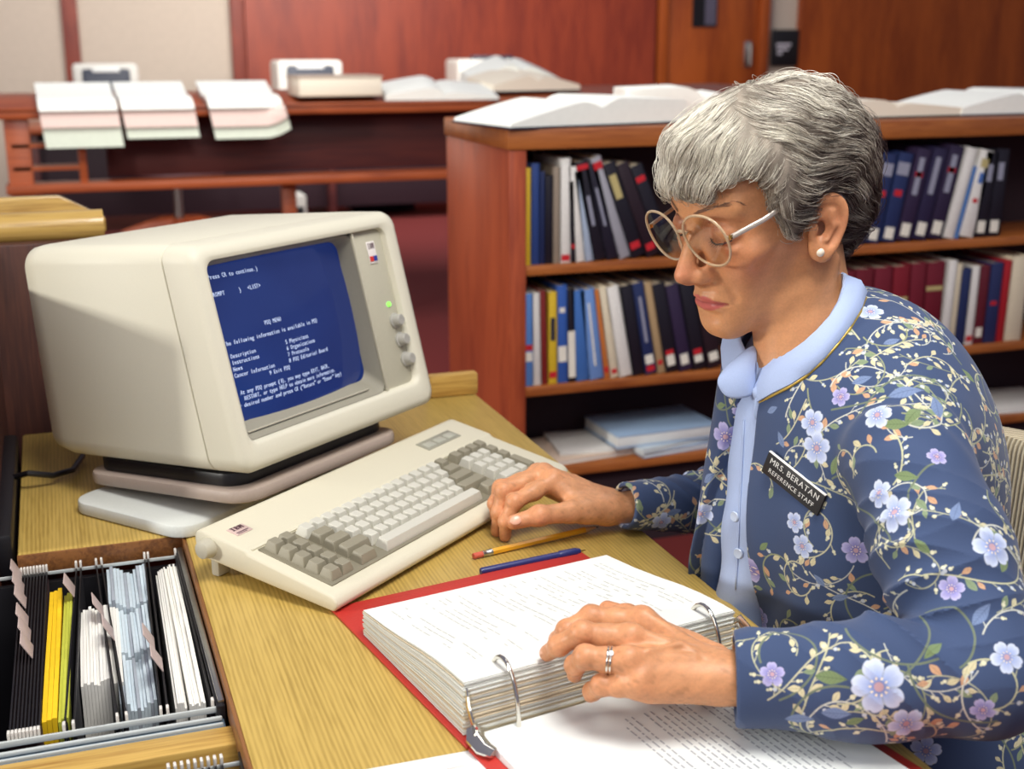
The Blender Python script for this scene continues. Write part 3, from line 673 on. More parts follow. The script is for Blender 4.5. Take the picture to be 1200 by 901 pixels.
for k in range(NL):
    a, b2 = k/NL, (k+.86)/NL
    zt = [q+(p_-q)*b2 for p_, q in zip(TOP, BOT)]; zb = [q+(p_-q)*a for p_, q in zip(TOP, BOT)]
    mm = M_sheetA if k == NL-1 else rnd.choice([M_sheetA, M_sheetA, M_sheetB, M_sheetC, M_sheetB, M_sheetA])
    sheet_block('page_bundle', .006, .294, ys, zt, zb, mm, rnd.uniform(-.0016, .0016) if k < NL-1 else 0, rnd.uniform(-.0016, .0010) if k < NL-1 else 0)
top_page = bn.children[-1]; top_page.name = 'top_page'
# near side pages
sheet_block('lower_pages', .014, .293, [-.216, -.12, -.05, -.015, -.001], [.0085, .0095, .0105, .0115, .0135], [.0042]*5, M_white)
low = bn.children[-1]; low.name = 'near_pages'
M_ink = plain('typed_ink', (160, 164, 170), .8); M_ink2 = plain('faint_ink', (212, 213, 208), .8)
def ztop(y): return float(np.interp(y, ys, TOP))
mb = MB(); r2 = random.Random(7)
for k in range(34):      # faint typed rows across the far page
    xx = .028+.0074*k
    if k in (3, 4, 11, 12, 19, 24, 30): continue
    yy = .215-(.02 if k % 5 == 1 else 0); end = r2.choice([.05, .06, .09, .14])
    while yy > end:
        wd = r2.uniform(.004, .014)
        if r2.random() > .3: mb.box((xx, yy-wd/2, ztop(yy-wd/2)+.0003), (.0012, wd, .0001), rx=math.atan2(ztop(yy)-ztop(yy-wd), wd))
        yy -= wd+.003
mb.build('typed_lines', M_ink2, top_page, 0)
mb = MB()
def zl(y): return float(np.interp(y, [-.216, -.12, -.05, -.015, -.001], [.0085, .0095, .0105, .0115, .0135]))
for k in range(21):
    xx = .128+.0066*k
    if k in (3, 11): continue
    y = -.038 if k % 6 else -.05; end = r2.uniform(-.2, -.165)
    while y > end:
        wd = r2.uniform(.003, .011)
        mb.box((xx, y-wd/2, zl(y-wd/2)+.0003), (.0014, wd, .0001)); y -= wd+.0022
mb.build('typed_lines', M_ink, low, 0)
# three rings, prong plate and the opening lever
MB().box((.155, .004, .0055), (.285, .022, .004), .0015).build('ring_plate', M_chrome, bn)
for x in (.047, .155, .263):
    pts = [(x, .026-.028*math.cos(t)*1.0-.004, .012+.052*math.sin(t)) for t in [PI*k/16 for k in range(17)]]
    MB().tube([(x, -.006, .006)]+pts+[(x, .05, .006)], .0021, 10).build('ring', M_chrome, bn)
for x, s in ((.013, 1), (.297, -1)):
    Lx = lambda q: (x+s*q[0], q[1], q[2])
    MB().tube([Lx((.010, .004, .010)), Lx((.001, .004, .012)), Lx((-.004, .006, .022)), Lx((-.005, .011, .034)), Lx((-.003, .016, .040)), Lx((.001, .018, .036))], [.004, .007, .0072, .0072, .0064, .004], 10, flat=(.4, 1.5)).tube([Lx((-.004, .003, .016)), Lx((-.008, -.006, .013)), Lx((-.007, -.018, .010)), Lx((-.002, -.028, .009))], [.005, .006, .0055, .004], 10, flat=(.7, 1.4)).build('opening_lever', M_chrome, bn)
ws = empty('loose_sheet', (.286, .917, DESK+.0003), 'white ruled sheet lying on the desk left of the binder\'s lower corner', 'paper', rz=BA)
MB().box((-.077, -.085, .0005), (.155, .19, .0009), rz=-.18).build('sheet', M_white, ws)
mb = MB()
for k in range(7): mb.box((-.077-.0044*k*.0+.0, -.01-.024*k, .0011), (.13, .0009, .0002), rz=-.18)
mb.build('ruled_lines', plain('pink_rule', (226, 196, 190), .8), ws, 0)

# ------------------------------------------------------------------ file drawers with hanging folders
ZR = .716
M_rod = plain('folder_rod_tip', (226, 222, 214), .4); M_fold = plain('brown_hanging_folder', (58, 34, 38), .8, .12, 200); M_foldk = plain('black_hanging_folder', (26, 24, 32), .7, .12, 200)
M_tabp = plain('pinkish_tab', (196, 176, 170), .4, .03); M_grey = plain('bluish_steel', (112, 134, 152), .35, .06, 60, metal=.2)
M_rail = plain('pale_painted_rail', (196, 202, 200), .4, .03)
def tub(name, x0, x1, y0, y1, zt, label):
    t = empty(name, ((x0+x1)/2, (y0+y1)/2, zt-.30), label, 'file drawer'); hx, hy = (x1-x0)/2, (y1-y0)/2
    MB().box((-hx, 0, .14), (.008, hy*2, .28), .001).box((hx, 0, .15), (.008, hy*2, .30), .001).box((0, hy, .14), (hx*2, .008, .28), .001).box((0, -hy, .14), (hx*2, .008, .28), .001).box((0, 0, .003), (hx*2, hy*2, .006)).build('box', M_black, t)
    MB().box((0, hy-.008, .293), (hx*2, .0024, .004), .0008).build('far_rail', M_rail, t)
    MB().box((0, -hy+.006, .294), (hx*2, .003, .006), .0008).box((0, -hy-.004, .290), (hx*2, .004, .004), .001).box((0, -hy-.0125, .288), (hx*2, .003, .004), .001).build('near_rail', M_rail, t)
    MB().box((0, -hy-.006, .272), (hx*2+.004, .018, .030), .0012).build('rail_face', M_grey, t)
    MB().box((hx+.001, 0, .3015), (.006, hy*2-.01, .004), .001).build('side_rim', M_steel, t)
    MB().box((0, -hy-.040, .15), (hx*2+.02, .034, .285), .003).build('front_panel', M_oakx, t)
    MB().box((0, hy*1.0+.0, .02), (hx*1.6, .02, .03), .002).build('runner', M_steel, t)
    return t
TX0, TX1, TY0, TY1 = -.30, .103, 1.088, 1.487
tub('file_drawer', TX0, TX1, TY0, TY1, ZR, 'black file drawer with steel rails beside the desk, packed with folders and papers')
tub('file_drawer', TX0, TX1+.008, .62, 1.008, ZR-.002, 'second file drawer nearer the camera, mostly cut off by the lower picture edge')
YN, YF = TY0+.006, TY1-.005
def folder(x, m, label, lean=.0, tab=None, group=None, y0=YN, y1=YF, top=.012, z=ZR, xn=None):
    """hanging file folder on a steel rod along y; xn = x of its near end"""
    xn = x if xn is None else xn
    o = empty('hanging_folder', ((x+xn)/2, (y0+y1)/2, z), label, 'folder', group, rz=math.atan2(x-xn, -(y1-y0))*-1+PI if False else math.atan2(-(x-xn), (y1-y0)))
    h = (y1-y0)/2
    MB().prism([(-.0016, -top), (-.0006, -top+.004), (.0006, -top+.004), (.0016, -top), (.0030+lean, -.235), (-.0030+lean, -.235)], 1, -h+.014, h-.014).build('leaf', m, o, 20)
    MB().box((0, 0, -.006), (.0016, 2*h-.01, .005)).build('rod', M_black, o)
    for s in (-1, 1): MB().box((0, s*(h-.004), -.001), (.0026, .007, .009), .0006).build('hook', M_rod, o)
    if tab is not None:
        MB().box((-.0045, tab-(y0+y1)/2, .008), (.0012, .029, .021), .0004, ry=-.5).build('tab', M_tabp, o)
    return o
tabs = [1.462, 1.425, 1.387, 1.335, 1.300, 1.262]
for k in range(9):
    folder(-.074+.0034*k, M_fold, ['brown hanging folder with tab nearest the left picture edge', 'brown hanging folder holding the second tab of the slanting tab row', 'brown hanging folder holding the third tab of the slanting tab row', 'brown hanging folder holding the fourth tab of the slanting tab row', 'brown hanging folder holding the fifth tab of the slanting tab row', 'brown hanging folder holding the lowest nearest tab of the slanting row'][k] if k < 6 else 'brown hanging folder without tab, '+['third', 'second', 'first'][k-6]+' one left of the bright yellow folders', tab=tabs[k] if k < 6 else None, group='brown hanging folders' if k >= 6 else None, xn=-.080+.0031*k)
M_yel = plain('yellow_folder', (244, 200, 24), .6, .04, 100); M_yg = plain('lime_folder', (196, 200, 70), .6, .04, 100)
def packet(name, x, xn, y0, y1, wd, ztop_, m, label, cat, n=1, wav=0, m2=None, drop=0, lean=0):
    """a pack of upright leaves standing in the drawer"""
    o = empty(name, ((x+xn)/2, (y0+y1)/2, .45), label, cat, rz=math.atan2(-(x-xn), (y1-y0)))
    h = (y1-y0)/2; H = ztop_-.45; rr = random.Random(int(x*1e4))
    mb = MB(); mb2 = MB(); n2 = 0
    for k in range(n):
        xx = -wd/2+wd*(k+.5)/n; t = wd/n*.93; dz = rr.uniform(-.004, .002)*(n > 1); sag = wav*math.sin(PI*(k+.5)/n)
        pts = []
        for j in range(7):
            q = j/6; pts.append((-h+2*h*q, H+dz-sag-drop*(1-q)*1.0+.0015*math.sin(q*5+k)*(n > 1)))
        poly = pts+[(h, 0), (-h, 0)]
        tgt = mb2 if (m2 is not None and k % 4 == 1) else mb
        n2 += tgt is mb2
        tgt.prism(poly, 0, xx-t/2, xx+t/2, M=Matrix.Rotation(lean, 4, 'Y'))
    mb.build('leaves', m, o, 20)
    if n2: mb2.build('dividers', m2, o, 20)
    else: mb2.bm.free()
    return o
packet('yellow_folder', -.0375, -.0465, YN+.03, 1.424, .0135, .712, M_yel, 'yellow folder pack in the drawer, left half of the bright yellow group', 'folder', 3)
packet('yellow_folder', -.0245, -.0345, YN+.03, 1.415, .0095, .710, M_yg, 'yellowish green folder pack right of the bright yellow one', 'folder', 3)
folder(-.014, M_foldk, 'black hanging folder with a tab right of the green folder', tab=1.40, xn=-.034)
folder(-.009, M_foldk, 'black hanging folder just left of the white index cards', xn=-.026)
M_card = plain('white_cards', (242, 240, 232), .75, .02, 200); M_buff = plain('buff_cards', (206, 180, 140), .75, .05, 200)
packet('index_card_pack', .006, .002, 1.200, 1.365, .040, .708, M_card, 'pack of white index cards with buff lower edges in the drawer', 'cards', 13, m2=None, drop=.006)
folder(.008, M_foldk, 'black hanging folder with a tab beyond the index cards', tab=1.335, xn=.012)
folder(.014, M_foldk, 'black hanging folder left of the blue white leaflets', xn=.020, tab=1.275)
M_leaf = plain('pale_blue_leaflet', (204, 218, 226), .55, .05, 120); M_leaf2 = plain('grey_leaflet', (168, 176, 186), .6, .05, 120)
packet('leaflet_pack', .0405, .0385, 1.372, 1.475, .044, .712, M_leaf, 'farthest of the three packs of pale leaflets in the drawer', 'leaflets', 12, wav=.012, m2=M_leaf2)
packet('leaflet_pack', .0375, .036, 1.262, 1.366, .038, .706, M_leaf, 'middle of the three packs of pale leaflets in the drawer', 'leaflets', 12, wav=.010, m2=M_leaf2)
packet('leaflet_pack', .0345, .033, 1.150, 1.256, .034, .702, M_leaf, 'nearest of the three packs of pale leaflets in the drawer', 'leaflets', 11, wav=.008, m2=M_leaf2)
folder(.063, M_foldk, 'black hanging folder right of the pale leaflets', xn=.050, tab=1.24)
folder(.067, M_foldk, 'black hanging folder with low tab left of the tall white papers', xn=.056, tab=1.19)
packet('paper_pack', .078, .070, YN+.03, 1.452, .011, .704, M_card, 'white paper pack standing at the right of the drawer, thinner left one', 'papers', 5)
packet('paper_pack', .0895, .0845, YN+.022, 1.458, .015, .708, M_card, 'thick white paper pack standing at the right side of the drawer', 'papers', 7)
folder(.0985, M_foldk, 'black hanging folder hard against the right wall of the first drawer', xn=.0965)
Y2N, Y2F = .626, 1.004
for k in range(9): folder(.048+.0055*k, M_foldk if k > 4 else M_fold, ['first', 'second', 'third', 'fourth', 'fifth', 'sixth', 'seventh', 'eighth', 'ninth'][k]+' dark hanging folder from the left in the row of the nearer second drawer', y0=Y2N, y1=Y2F, z=ZR-.002, group='folders in the second drawer')
folder(-.055, M_foldk, 'lone dark hanging folder at the left of the nearer second drawer', y0=Y2N, y1=Y2F, z=ZR-.002)
# ------------------------------------------------------------------ implicit-surface sculpting for the figure
F4 = np.float32
def V3(*a): return np.array(a, dtype=F4)
def smin(a, b, k):
    h = np.clip(.5+.5*(b-a)/k, 0, 1); return b+(a-b)*h-k*h*(1-h)
def smax(a, b, k): return -smin(-a, -b, k)
def sph(P, c, r): return np.sqrt(((P-V3(*c))**2).sum(1))-r
def ell(P, c, r, Rm=None):
    q = P-V3(*c)
    if Rm is not None: q = q @ np.asarray(Rm, dtype=F4)
    r = V3(*r); k0 = np.sqrt(((q/r)**2).sum(1)); k1 = np.sqrt(((q/(r*r))**2).sum(1))+1e-9
    return k0*(k0-1)/k1
def cap(P, a, b, ra, rb=None, flat=None):
    rb = ra if rb is None else rb
    a, b = V3(*a), V3(*b); ab = b-a; q = P-a
    t = np.clip((q@ab)/max(1e-12, float(ab@ab)), 0, 1)
    d = q-t[:, None]*ab
    if flat is not None:       # squash along a direction
        n, s = V3(*flat[0]), flat[1]; n = n/np.linalg.norm(n); d = d+(d@n)[:, None]*n*(1/s-1)
        return (np.sqrt((d**2).sum(1))-(ra+(rb-ra)*t))*min(1, s)
    return np.sqrt((d**2).sum(1))-(ra+(rb-ra)*t)
def chain(P, pts, rads, k=.006):
    d = None
    for i in range(len(pts)-1):
        c = cap(P, pts[i], pts[i+1], rads[i], rads[i+1]); d = c if d is None else smin(d, c, k)
    return d
def sdf_mesh(fn, lo, hi, h, fac=1.7, newton=1):
    lo = np.array(lo, float); C4 = 4; n = np.ceil((np.array(hi)-lo)/(h*C4)).astype(int)
    gx = [lo[i]+(np.arange(n[i])*C4+1.5)*h for i in range(3)]
    G = np.stack(np.meshgrid(*gx, indexing='ij'), -1).reshape(-1, 3).astype(F4)
    d = np.concatenate([fn(G[i:i+200000]) for i in range(0, len(G), 200000)]).reshape(n)
    D = np.repeat(np.repeat(np.repeat(d, C4, 0), C4, 1), C4, 2).astype(F4)
    act = np.argwhere(np.abs(d) < h*C4*.87*fac+h)
    off = np.stack(np.meshgrid(*[np.arange(C4)]*3, indexing='ij'), -1).reshape(-1, 3)
    for s in range(0, len(act), 6000):
        I = (act[s:s+6000, None, :]*C4+off[None]).reshape(-1, 3)
        D[I[:, 0], I[:, 1], I[:, 2]] = fn((lo+I*h).astype(F4))
    return nets(D, lo, h, fn, newton)
def nets(D, lo, h, fn, newton):
    Sg = D < 0; nx, ny, nz = D.shape
    cnt = np.zeros((nx-1, ny-1, nz-1), np.int8)
    for i in (0, 1):
        for j in (0, 1):
            for k in (0, 1): cnt += Sg[i:nx-1+i, j:ny-1+j, k:nz-1+k]
    cells = np.argwhere((cnt > 0) & (cnt < 8)); vid = np.full(cnt.shape, -1, np.int32)
    vid[cells[:, 0], cells[:, 1], cells[:, 2]] = np.arange(len(cells))
    acc = np.zeros((len(cells), 3)); num = np.zeros(len(cells))
    cor = [(i, j, k) for i in (0, 1) for j in (0, 1) for k in (0, 1)]
    val = {c: D[cells[:, 0]+c[0], cells[:, 1]+c[1], cells[:, 2]+c[2]] for c in cor}
    for a in cor:
        for ax in range(3):
            if a[ax]: continue
            b = list(a); b[ax] = 1; b = tuple(b); va, vb = val[a], val[b]; m = (va < 0) != (vb < 0)
            t = np.where(m, va/np.where(m, va-vb, 1), 0)
            p = np.array(a, float)[None]+t[:, None]*(np.array(b)-np.array(a))[None]
            acc += np.where(m[:, None], p, 0); num += m
    V = lo+(cells+acc/num[:, None])*h; faces = []
    for ax in range(3):
        u, v = (ax+1) % 3, (ax+2) % 3
        s0 = [slice(None)]*3; s1 = [slice(None)]*3; s0[ax] = slice(0, -1); s1[ax] = slice(1, None)
        A, Bq = Sg[tuple(s0)], Sg[tuple(s1)]
        for flip, mk in ((0, A & ~Bq), (1, ~A & Bq)):
            e = np.argwhere(mk); e = e[(e[:, u] > 0) & (e[:, v] > 0) & (e[:, u] < D.shape[u]-1) & (e[:, v] < D.shape[v]-1)]
            q = []
            for du, dv in ((-1, -1), (0, -1), (0, 0), (-1, 0)):
                c = e.copy(); c[:, u] += du; c[:, v] += dv; q.append(vid[c[:, 0], c[:, 1], c[:, 2]])
            q = np.stack(q if not flip else q[::-1], 1); faces.append(q)
    Fq = np.concatenate(faces); Fq = Fq[(Fq >= 0).all(1)]
    for _ in range(newton):
        Vf = V.astype(F4); g = grad(fn, Vf, h*.5); d = fn(Vf); L2 = (g**2).sum(1)+1e-6
        st = np.clip(d/np.sqrt(L2), -h, h)/np.sqrt(L2); V = V-(g*st[:, None])*.9
    return V, Fq
def grad(fn, P, e):
    g = []
    for i in range(3):
        q = P.copy(); q[:, i] += e; r = P.copy(); r[:, i] -= e; g.append((fn(q)-fn(r))/(2*e))
    return np.stack(g, 1)
def np_mesh(name, V, Fq, col=None):
    me = bpy.data.meshes.new(name); me.vertices.add(len(V)); me.vertices.foreach_set('co', np.asarray(V, dtype=np.float32).ravel())
    k = Fq.shape[1]; me.loops.add(Fq.size); me.polygons.add(len(Fq))
    me.loops.foreach_set('vertex_index', Fq.astype(np.int32).ravel())
    me.polygons.foreach_set('loop_start', np.arange(0, Fq.size, k, dtype=np.int32))
    me.update(calc_edges=True); me.validate()
    if col is not None:
        at = me.color_attributes.new('tint', 'FLOAT_COLOR', 'POINT')
        at.data.foreach_set('color', np.concatenate([col, np.ones((len(col), 1))], 1).astype(np.float32).ravel())
    return me
def bridge_join(parts):
    Vs, Fs, Cs, o = [], [], [], 0
    for V, Fq, c in parts: Vs.append(V); Fs.append(Fq+o); Cs.append(c); o += len(V)
    return np.concatenate(Vs), np.concatenate(Fs), np.concatenate(Cs)
def vnoise(P, sc, seed=0):
    """cheap smooth noise, roughly -1..1"""
    r = np.random.RandomState(seed); out = np.zeros(len(P))
    for k in range(6):
        d = r.normal(size=3); d /= np.linalg.norm(d); out += np.sin(P@(d*sc*r.uniform(.6, 1.6))+r.uniform(0, 6.28))
    return out/3
def tint_mat(name, rough=.5, noise=(.9, 1.08), nscale=300, bump=.1, bdist=.0004, sss=0, spec=.4, sheen=0):
    m, nt, p = new_mat(name)
    at = N(nt, 'ShaderNodeAttribute'); at.attribute_name = 'tint'
    tc = N(nt, 'ShaderNodeTexCoord'); nz = N(nt, 'ShaderNodeTexNoise'); nz.inputs['Scale'].default_value = nscale; nz.inputs['Detail'].default_value = 5
    nt.links.new(tc.outputs['Object'], nz.inputs['Vector'])
    r = ramp(nt, nz.outputs['Fac'], [(.32, (noise[0],)*3), (.66, (min(1, noise[1]),)*3)])
    mx = N(nt, 'ShaderNodeMix', data_type='RGBA', blend_type='MULTIPLY'); mx.inputs[0].default_value = 1
    nt.links.new(at.outputs['Color'], mx.inputs[6]); nt.links.new(r.outputs[0], mx.inputs[7]); nt.links.new(mx.outputs[2], p.inputs['Base Color'])
    p.inputs['Roughness'].default_value = rough; p.inputs['Specular IOR Level'].default_value = spec
    p.inputs['Subsurface Weight'].default_value = sss; p.inputs['Subsurface Radius'].default_value = (1, .35, .2); p.inputs['Subsurface Scale'].default_value = .004
    p.inputs['Sheen Weight'].default_value = sheen
    if bump:
        b = N(nt, 'ShaderNodeBump'); b.inputs['Strength'].default_value = bump; b.inputs['Distance'].default_value = bdist
        nt.links.new(nz.outputs['Fac'], b.inputs['Height']); nt.links.new(b.outputs[0], p.inputs['Normal'])
    return m
# ------------------------------------------------------------------ the woman: head
HM = Matrix.Translation((.682, 1.140, 1.128)) @ Matrix.Rotation(1.751, 4, 'Z') @ Matrix.Rotation(-.288, 4, 'X') @ Matrix.Rotation(-.019, 4, 'Y')
HROT = np.array(HM.to_3x3()); HTRA = np.array(HM.translation); HMi = HM.inverted()
def h2w(P): return np.asarray(P)@HROT.T+HTRA
def w2h(p): return tuple(HMi @ Vector(p))
NECK0 = w2h((.724, 1.120, 1.03)); NECKB = w2h((.78, 1.112, .955)); NECKF = w2h((.700, 1.108, .970)); NECKT = w2h((.700, 1.135, 1.085))
def f_head(P):
    x = np.abs(P[:, 0]); Q = np.stack([x, P[:, 1], P[:, 2]], 1)
    y, z = P[:, 1], P[:, 2]
    d = ell(P, (0, -.012, .046), (.0735, .096, .080))
    d = smin(d, ell(P, (0, .040, .050), (.060, .052, .050)), .02)           # forehead
    d = smin(d, ell(P, (0, .038, -.012), (.060, .050, .060)), .02)          # mid face
    d = smin(d, cap(Q, (.049, .002, -.058), (.012, .070, -.080), .014, .015), .026)   # jaw line
    d = smin(d, cap(Q, (.055, -.002, -.010), (.050, .002, -.056), .013, .014), .02)
    d = smin(d, ell(P, (0, .062, -.054), (.034, .034, .034)), .018)         # mouth mound
    d = smin(d, ell(P, (0, .0780, -.078), (.019, .0145, .016)), .014)       # chin
    d = smin(d, ell(Q, (.046, .058, -.004), (.019, .018, .015)), .016)      # cheekbone
    d = smin(d, cap(Q, (.010, .084, .043), (.044, .070, .048), .0075, .006), .014)    # brow
    d = smax(d, -ell(Q, (.031, .099, .023), (.020, .018, .0145)), .012)     # eye socket
    lid = ell(Q, (.0315, .0735, .0235), (.0155, .0150, .0128))
    d = smin(d, lid, .004)
    d = smax(d, -cap(Q, (.0195, .088, .0175), (.0315, .0915, .0152), .0010, .0011), .0016)   # lid line
    d = smax(d, -cap(Q, (.0315, .0915, .0152), (.0445, .084, .0180), .0011, .0009), .0016)
    d = smax(d, -cap(Q, (.021, .0845, .0345), (.042, .0835, .036), .0012, .0010), .004)      # upper lid fold
    d = smin(d, ell(Q, (.033, .078, .007), (.013, .006, .004)), .008)       # eye bag
    nose = cap(P, (0, .0825, .036), (0, .1060, -.004), .0068, .0086)
    nose = smin(nose, ell(P, (0, .1110, -.0140), (.0098, .0112, .0094)), .008)
    nose = smin(nose, ell(Q, (.0120, .0960, -.0190), (.0058, .0125, .0082)), .010)
    nose = smin(nose, cap(P, (0, .109, -.0215), (0, .095, -.0285), .0045, .005), .005)
    d = smin(d, cap(Q, (.012, .0865, .014), (.0185, .0860, -.004), .0055, .0060), .010)
    d = smin(d, nose, .009)
    d = smax(d, -ell(Q, (.0062, .1010, -.0280), (.0030, .0058, .0032)), .003)
    d = smax(d, -cap(Q, (.0190, .094, -.011), (.0200, .089, -.021), .0005, .0006), .006)     # wing crease
    up = cap(Q, (.0, .0945, -.0440), (.014, .0905, -.0460), .0034, .0028); up = smin(up, cap(Q, (.014, .0905, -.0460), (.0245, .0825, -.0510), .0032, .0014), .004)
    lo = cap(Q, (.0, .0925, -.0550), (.013, .0885, -.0545), .0039, .0031); lo = smin(lo, cap(Q, (.013, .0885, -.0545), (.0235, .0820, -.0520), .0034, .0014), .004)
    d = smin(d, up, .005); d = smin(d, lo, .006)
    d = smax(d, -cap(Q, (0, .1000, -.0497), (.013, .0960, -.0495), .0014, .0013), .0028)
    d = smax(d, -cap(Q, (.013, .0960, -.0495), (.0262, .0850, -.0523), .0013, .0011), .0028)
    d = smax(d, -cap(P, (-.012, .094, -.0655), (.012, .094, -.0655), .0028), .010)           # under the lip
    d = smax(d, -cap(P, (0, .1045, -.0305), (0, .102, -.0395), .0016), .005)                  # philtrum
    d = smax(d, -cap(Q, (.0205, .0885, -.0165), (.0320, .0790, -.0465), .0004, .0005), .008)   # fold beside the mouth
    d = smax(d, -ell(Q, (.066, .052, -.030), (.012, .022, .022)), .022)     # hollow cheek
    d = smax(d, -ell(Q, (.080, .050, .040), (.013, .022, .022)), .02)       # temple
    # ear
    sc = 1/.90; t = .36; yy, zz = (y+.006)*sc, (z-.005)*sc
    ey = yy*math.cos(t)+zz*math.sin(t); ez = -yy*math.sin(t)+zz*math.cos(t)
    ex = (x-.0715)*sc-.42*np.maximum(0, .013-ey)
    wy = .0170+.0045*np.clip(ez/.03, -1, 1)
    rr = np.sqrt((ey/wy)**2+(ez/.0310)**2)
    E3 = np.stack([ex, ey, ez], 1)
    ring = np.sqrt(((rr-1)*.0165)**2+(ex-.0035)**2)-(.0031+.0013*np.clip((-.010-ez)/.012, 0, 1))
    plate = np.maximum(np.abs(ex-.0002)-.0024, (rr-1)*.0165)
    ear = smin(ring, plate, .005)
    anti = cap(E3, (.0028, -.0035, .016), (.0032, -.0070, .002), .0030, .0030); anti = smin(anti, cap(E3, (.0032, -.0070, .002), (.0036, -.001, -.0135), .0030, .0034), .004)
    ear = smin(ear, anti, .005)
    ear = smax(ear, -ell(E3, (.0055, .0035, -.003), (.0085, .0072, .0105)), .004)
    ear = smin(ear, ell(E3, (.0030, .0115, -.004), (.0032, .0034, .0058)), .004)   # tragus
    ear = smin(ear, ell(E3, (.0012, .0035, -.0275), (.0046, .0085, .0080)), .006)  # lobe
    ear = ear/sc
    d = smin(d, ear, .005)
    # neck
    nk = cap(P, (0, -.030, -.020), NECK0, .048, .0455); nk = smin(nk, cap(P, NECK0, NECKB, .0455, .060), .02)
    nk = smin(nk, cap(P, NECKT, NECKF, .030, .036), .02)
    nk = smin(nk, cap(P, (-.058, -.020, -.040), w2h((.692, 1.085, .985)), .0125, .0105), .012)
    nk = smin(nk, cap(P, (.058, -.020, -.040), w2h((.692, 1.135, .985)), .0125, .0105), .012)
    d = smin(d, nk, .016)
    return d
SKIN = np.array(rgb(212, 152, 106)); 
def skin_tint(L):
    """complexion in head coordinates: lips, warmth, spots, plus painted eye-socket shade"""
    x, y, z = np.abs(L[:, 0]), L[:, 1], L[:, 2]; n = len(L)
    c = np.tile(SKIN, (n, 1))
    def blob(cx, cy, cz, s): return np.exp(-((x-cx)**2+(y-cy)**2+(z-cz)**2)/(2*s*s))[:, None]
    def mixc(c, col, w): return c*(1-w)+np.array(rgb(*col))*w
    c = mixc(c, (206, 118, 92), .38*blob(.046, .066, -.010, .020))
    c = mixc(c, (208, 116, 96), .45*blob(0, .116, -.013, .012))
    c = mixc(c, (196, 120, 92), .5*blob(.074, -.02, 0, .022))
    c = mixc(c, (172, 108, 82), .55*blob(.031, .086, .012, .011))  # shade around the eye sockets, painted into the skin as brown
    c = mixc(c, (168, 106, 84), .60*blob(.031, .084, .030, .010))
    c = mixc(c, (168, 106, 84), .45*blob(.018, .086, .026, .007))  # painted shade at the inner eye corner
    lx = np.clip(x/.0255, 0, 1)
    zu = -.0410-.0015*np.exp(-(x/.003)**2)-.0092*lx**1.6; zl_ = -.0600+.0078*lx**1.8
    w_ = np.clip((zu-z)/.0012, 0, 1)*np.clip((z-zl_)/.0012, 0, 1)*(x < .0262)*(y > .072)
    c = mixc(c, (192, 84, 92), .80*w_[:, None])
    mouth = np.exp(-((z+.0498+.0028*lx**2)/.0009)**2)*(x < .026)*(y > .07)
    c = mixc(c, (120, 44, 46), .6*mouth[:, None])
    c = c*(1+.05*vnoise(L, 160, 3)[:, None]+.04*vnoise(L, 420, 5)[:, None])
    sp = np.maximum(0, vnoise(L, 520, 8)-.72)[:, None]; c = c*(1-.06*np.clip(sp*.8, 0, 1))
    return np.clip(c, 0, 1)
# ------------------------------------------------------------------ hair, glasses, earring
def f_hair(P):
    x, y, z = P[:, 0], P[:, 1], P[:, 2]; ax = np.abs(x)
    d = ell(P, (0, -.020, .053), (.0835, .102, .087))
    d = smin(d, ell(P, (0, .038, .076), (.068, .060, .052)), .03)
    d = smin(d, ell(P, (0, -.075, .020), (.062, .050, .085)), .03)
    d = smin(d, ell(P, (-.060, .035, .040), (.020, .034, .046)), .02)
    d = smin(d, ell(P, (.060, .035, .040), (.020, .034, .046)), .02)
    zc = np.interp(y, [-.14, -.060, -.042, -.034, -.006, .006, .020, .032, .050, .070, .11], [-.080, -.078, -.060, .030, .034, .018, .000, .012, .056, .062, .062]).astype(F4)
    zc = np.where(y > .045, zc+.004*np.sin(x*90)+.003*np.sin(x*310+1)+.012*np.clip(-x/.05, -1, 1)*(y < .085), zc)
    d = smax(d, (zc-z)*.75, .010)
    d = d+.0016*np.sin(ax*60+y*70+z*40)*np.sin(z*110-y*60)+.0010*np.sin(z*210+y*90)
    return d
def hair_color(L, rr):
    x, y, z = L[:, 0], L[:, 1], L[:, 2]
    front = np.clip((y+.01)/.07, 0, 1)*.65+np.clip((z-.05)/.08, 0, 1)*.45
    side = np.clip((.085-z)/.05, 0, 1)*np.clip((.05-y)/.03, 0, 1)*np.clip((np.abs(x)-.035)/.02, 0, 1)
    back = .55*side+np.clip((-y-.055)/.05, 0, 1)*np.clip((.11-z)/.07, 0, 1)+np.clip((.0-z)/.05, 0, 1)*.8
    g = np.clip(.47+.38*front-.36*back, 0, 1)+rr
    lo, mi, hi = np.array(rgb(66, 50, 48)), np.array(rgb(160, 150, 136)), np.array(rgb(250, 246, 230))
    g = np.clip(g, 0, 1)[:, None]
    return np.where(g < .5, lo+(mi-lo)*g*2, mi+(hi-mi)*(g-.5)*2)
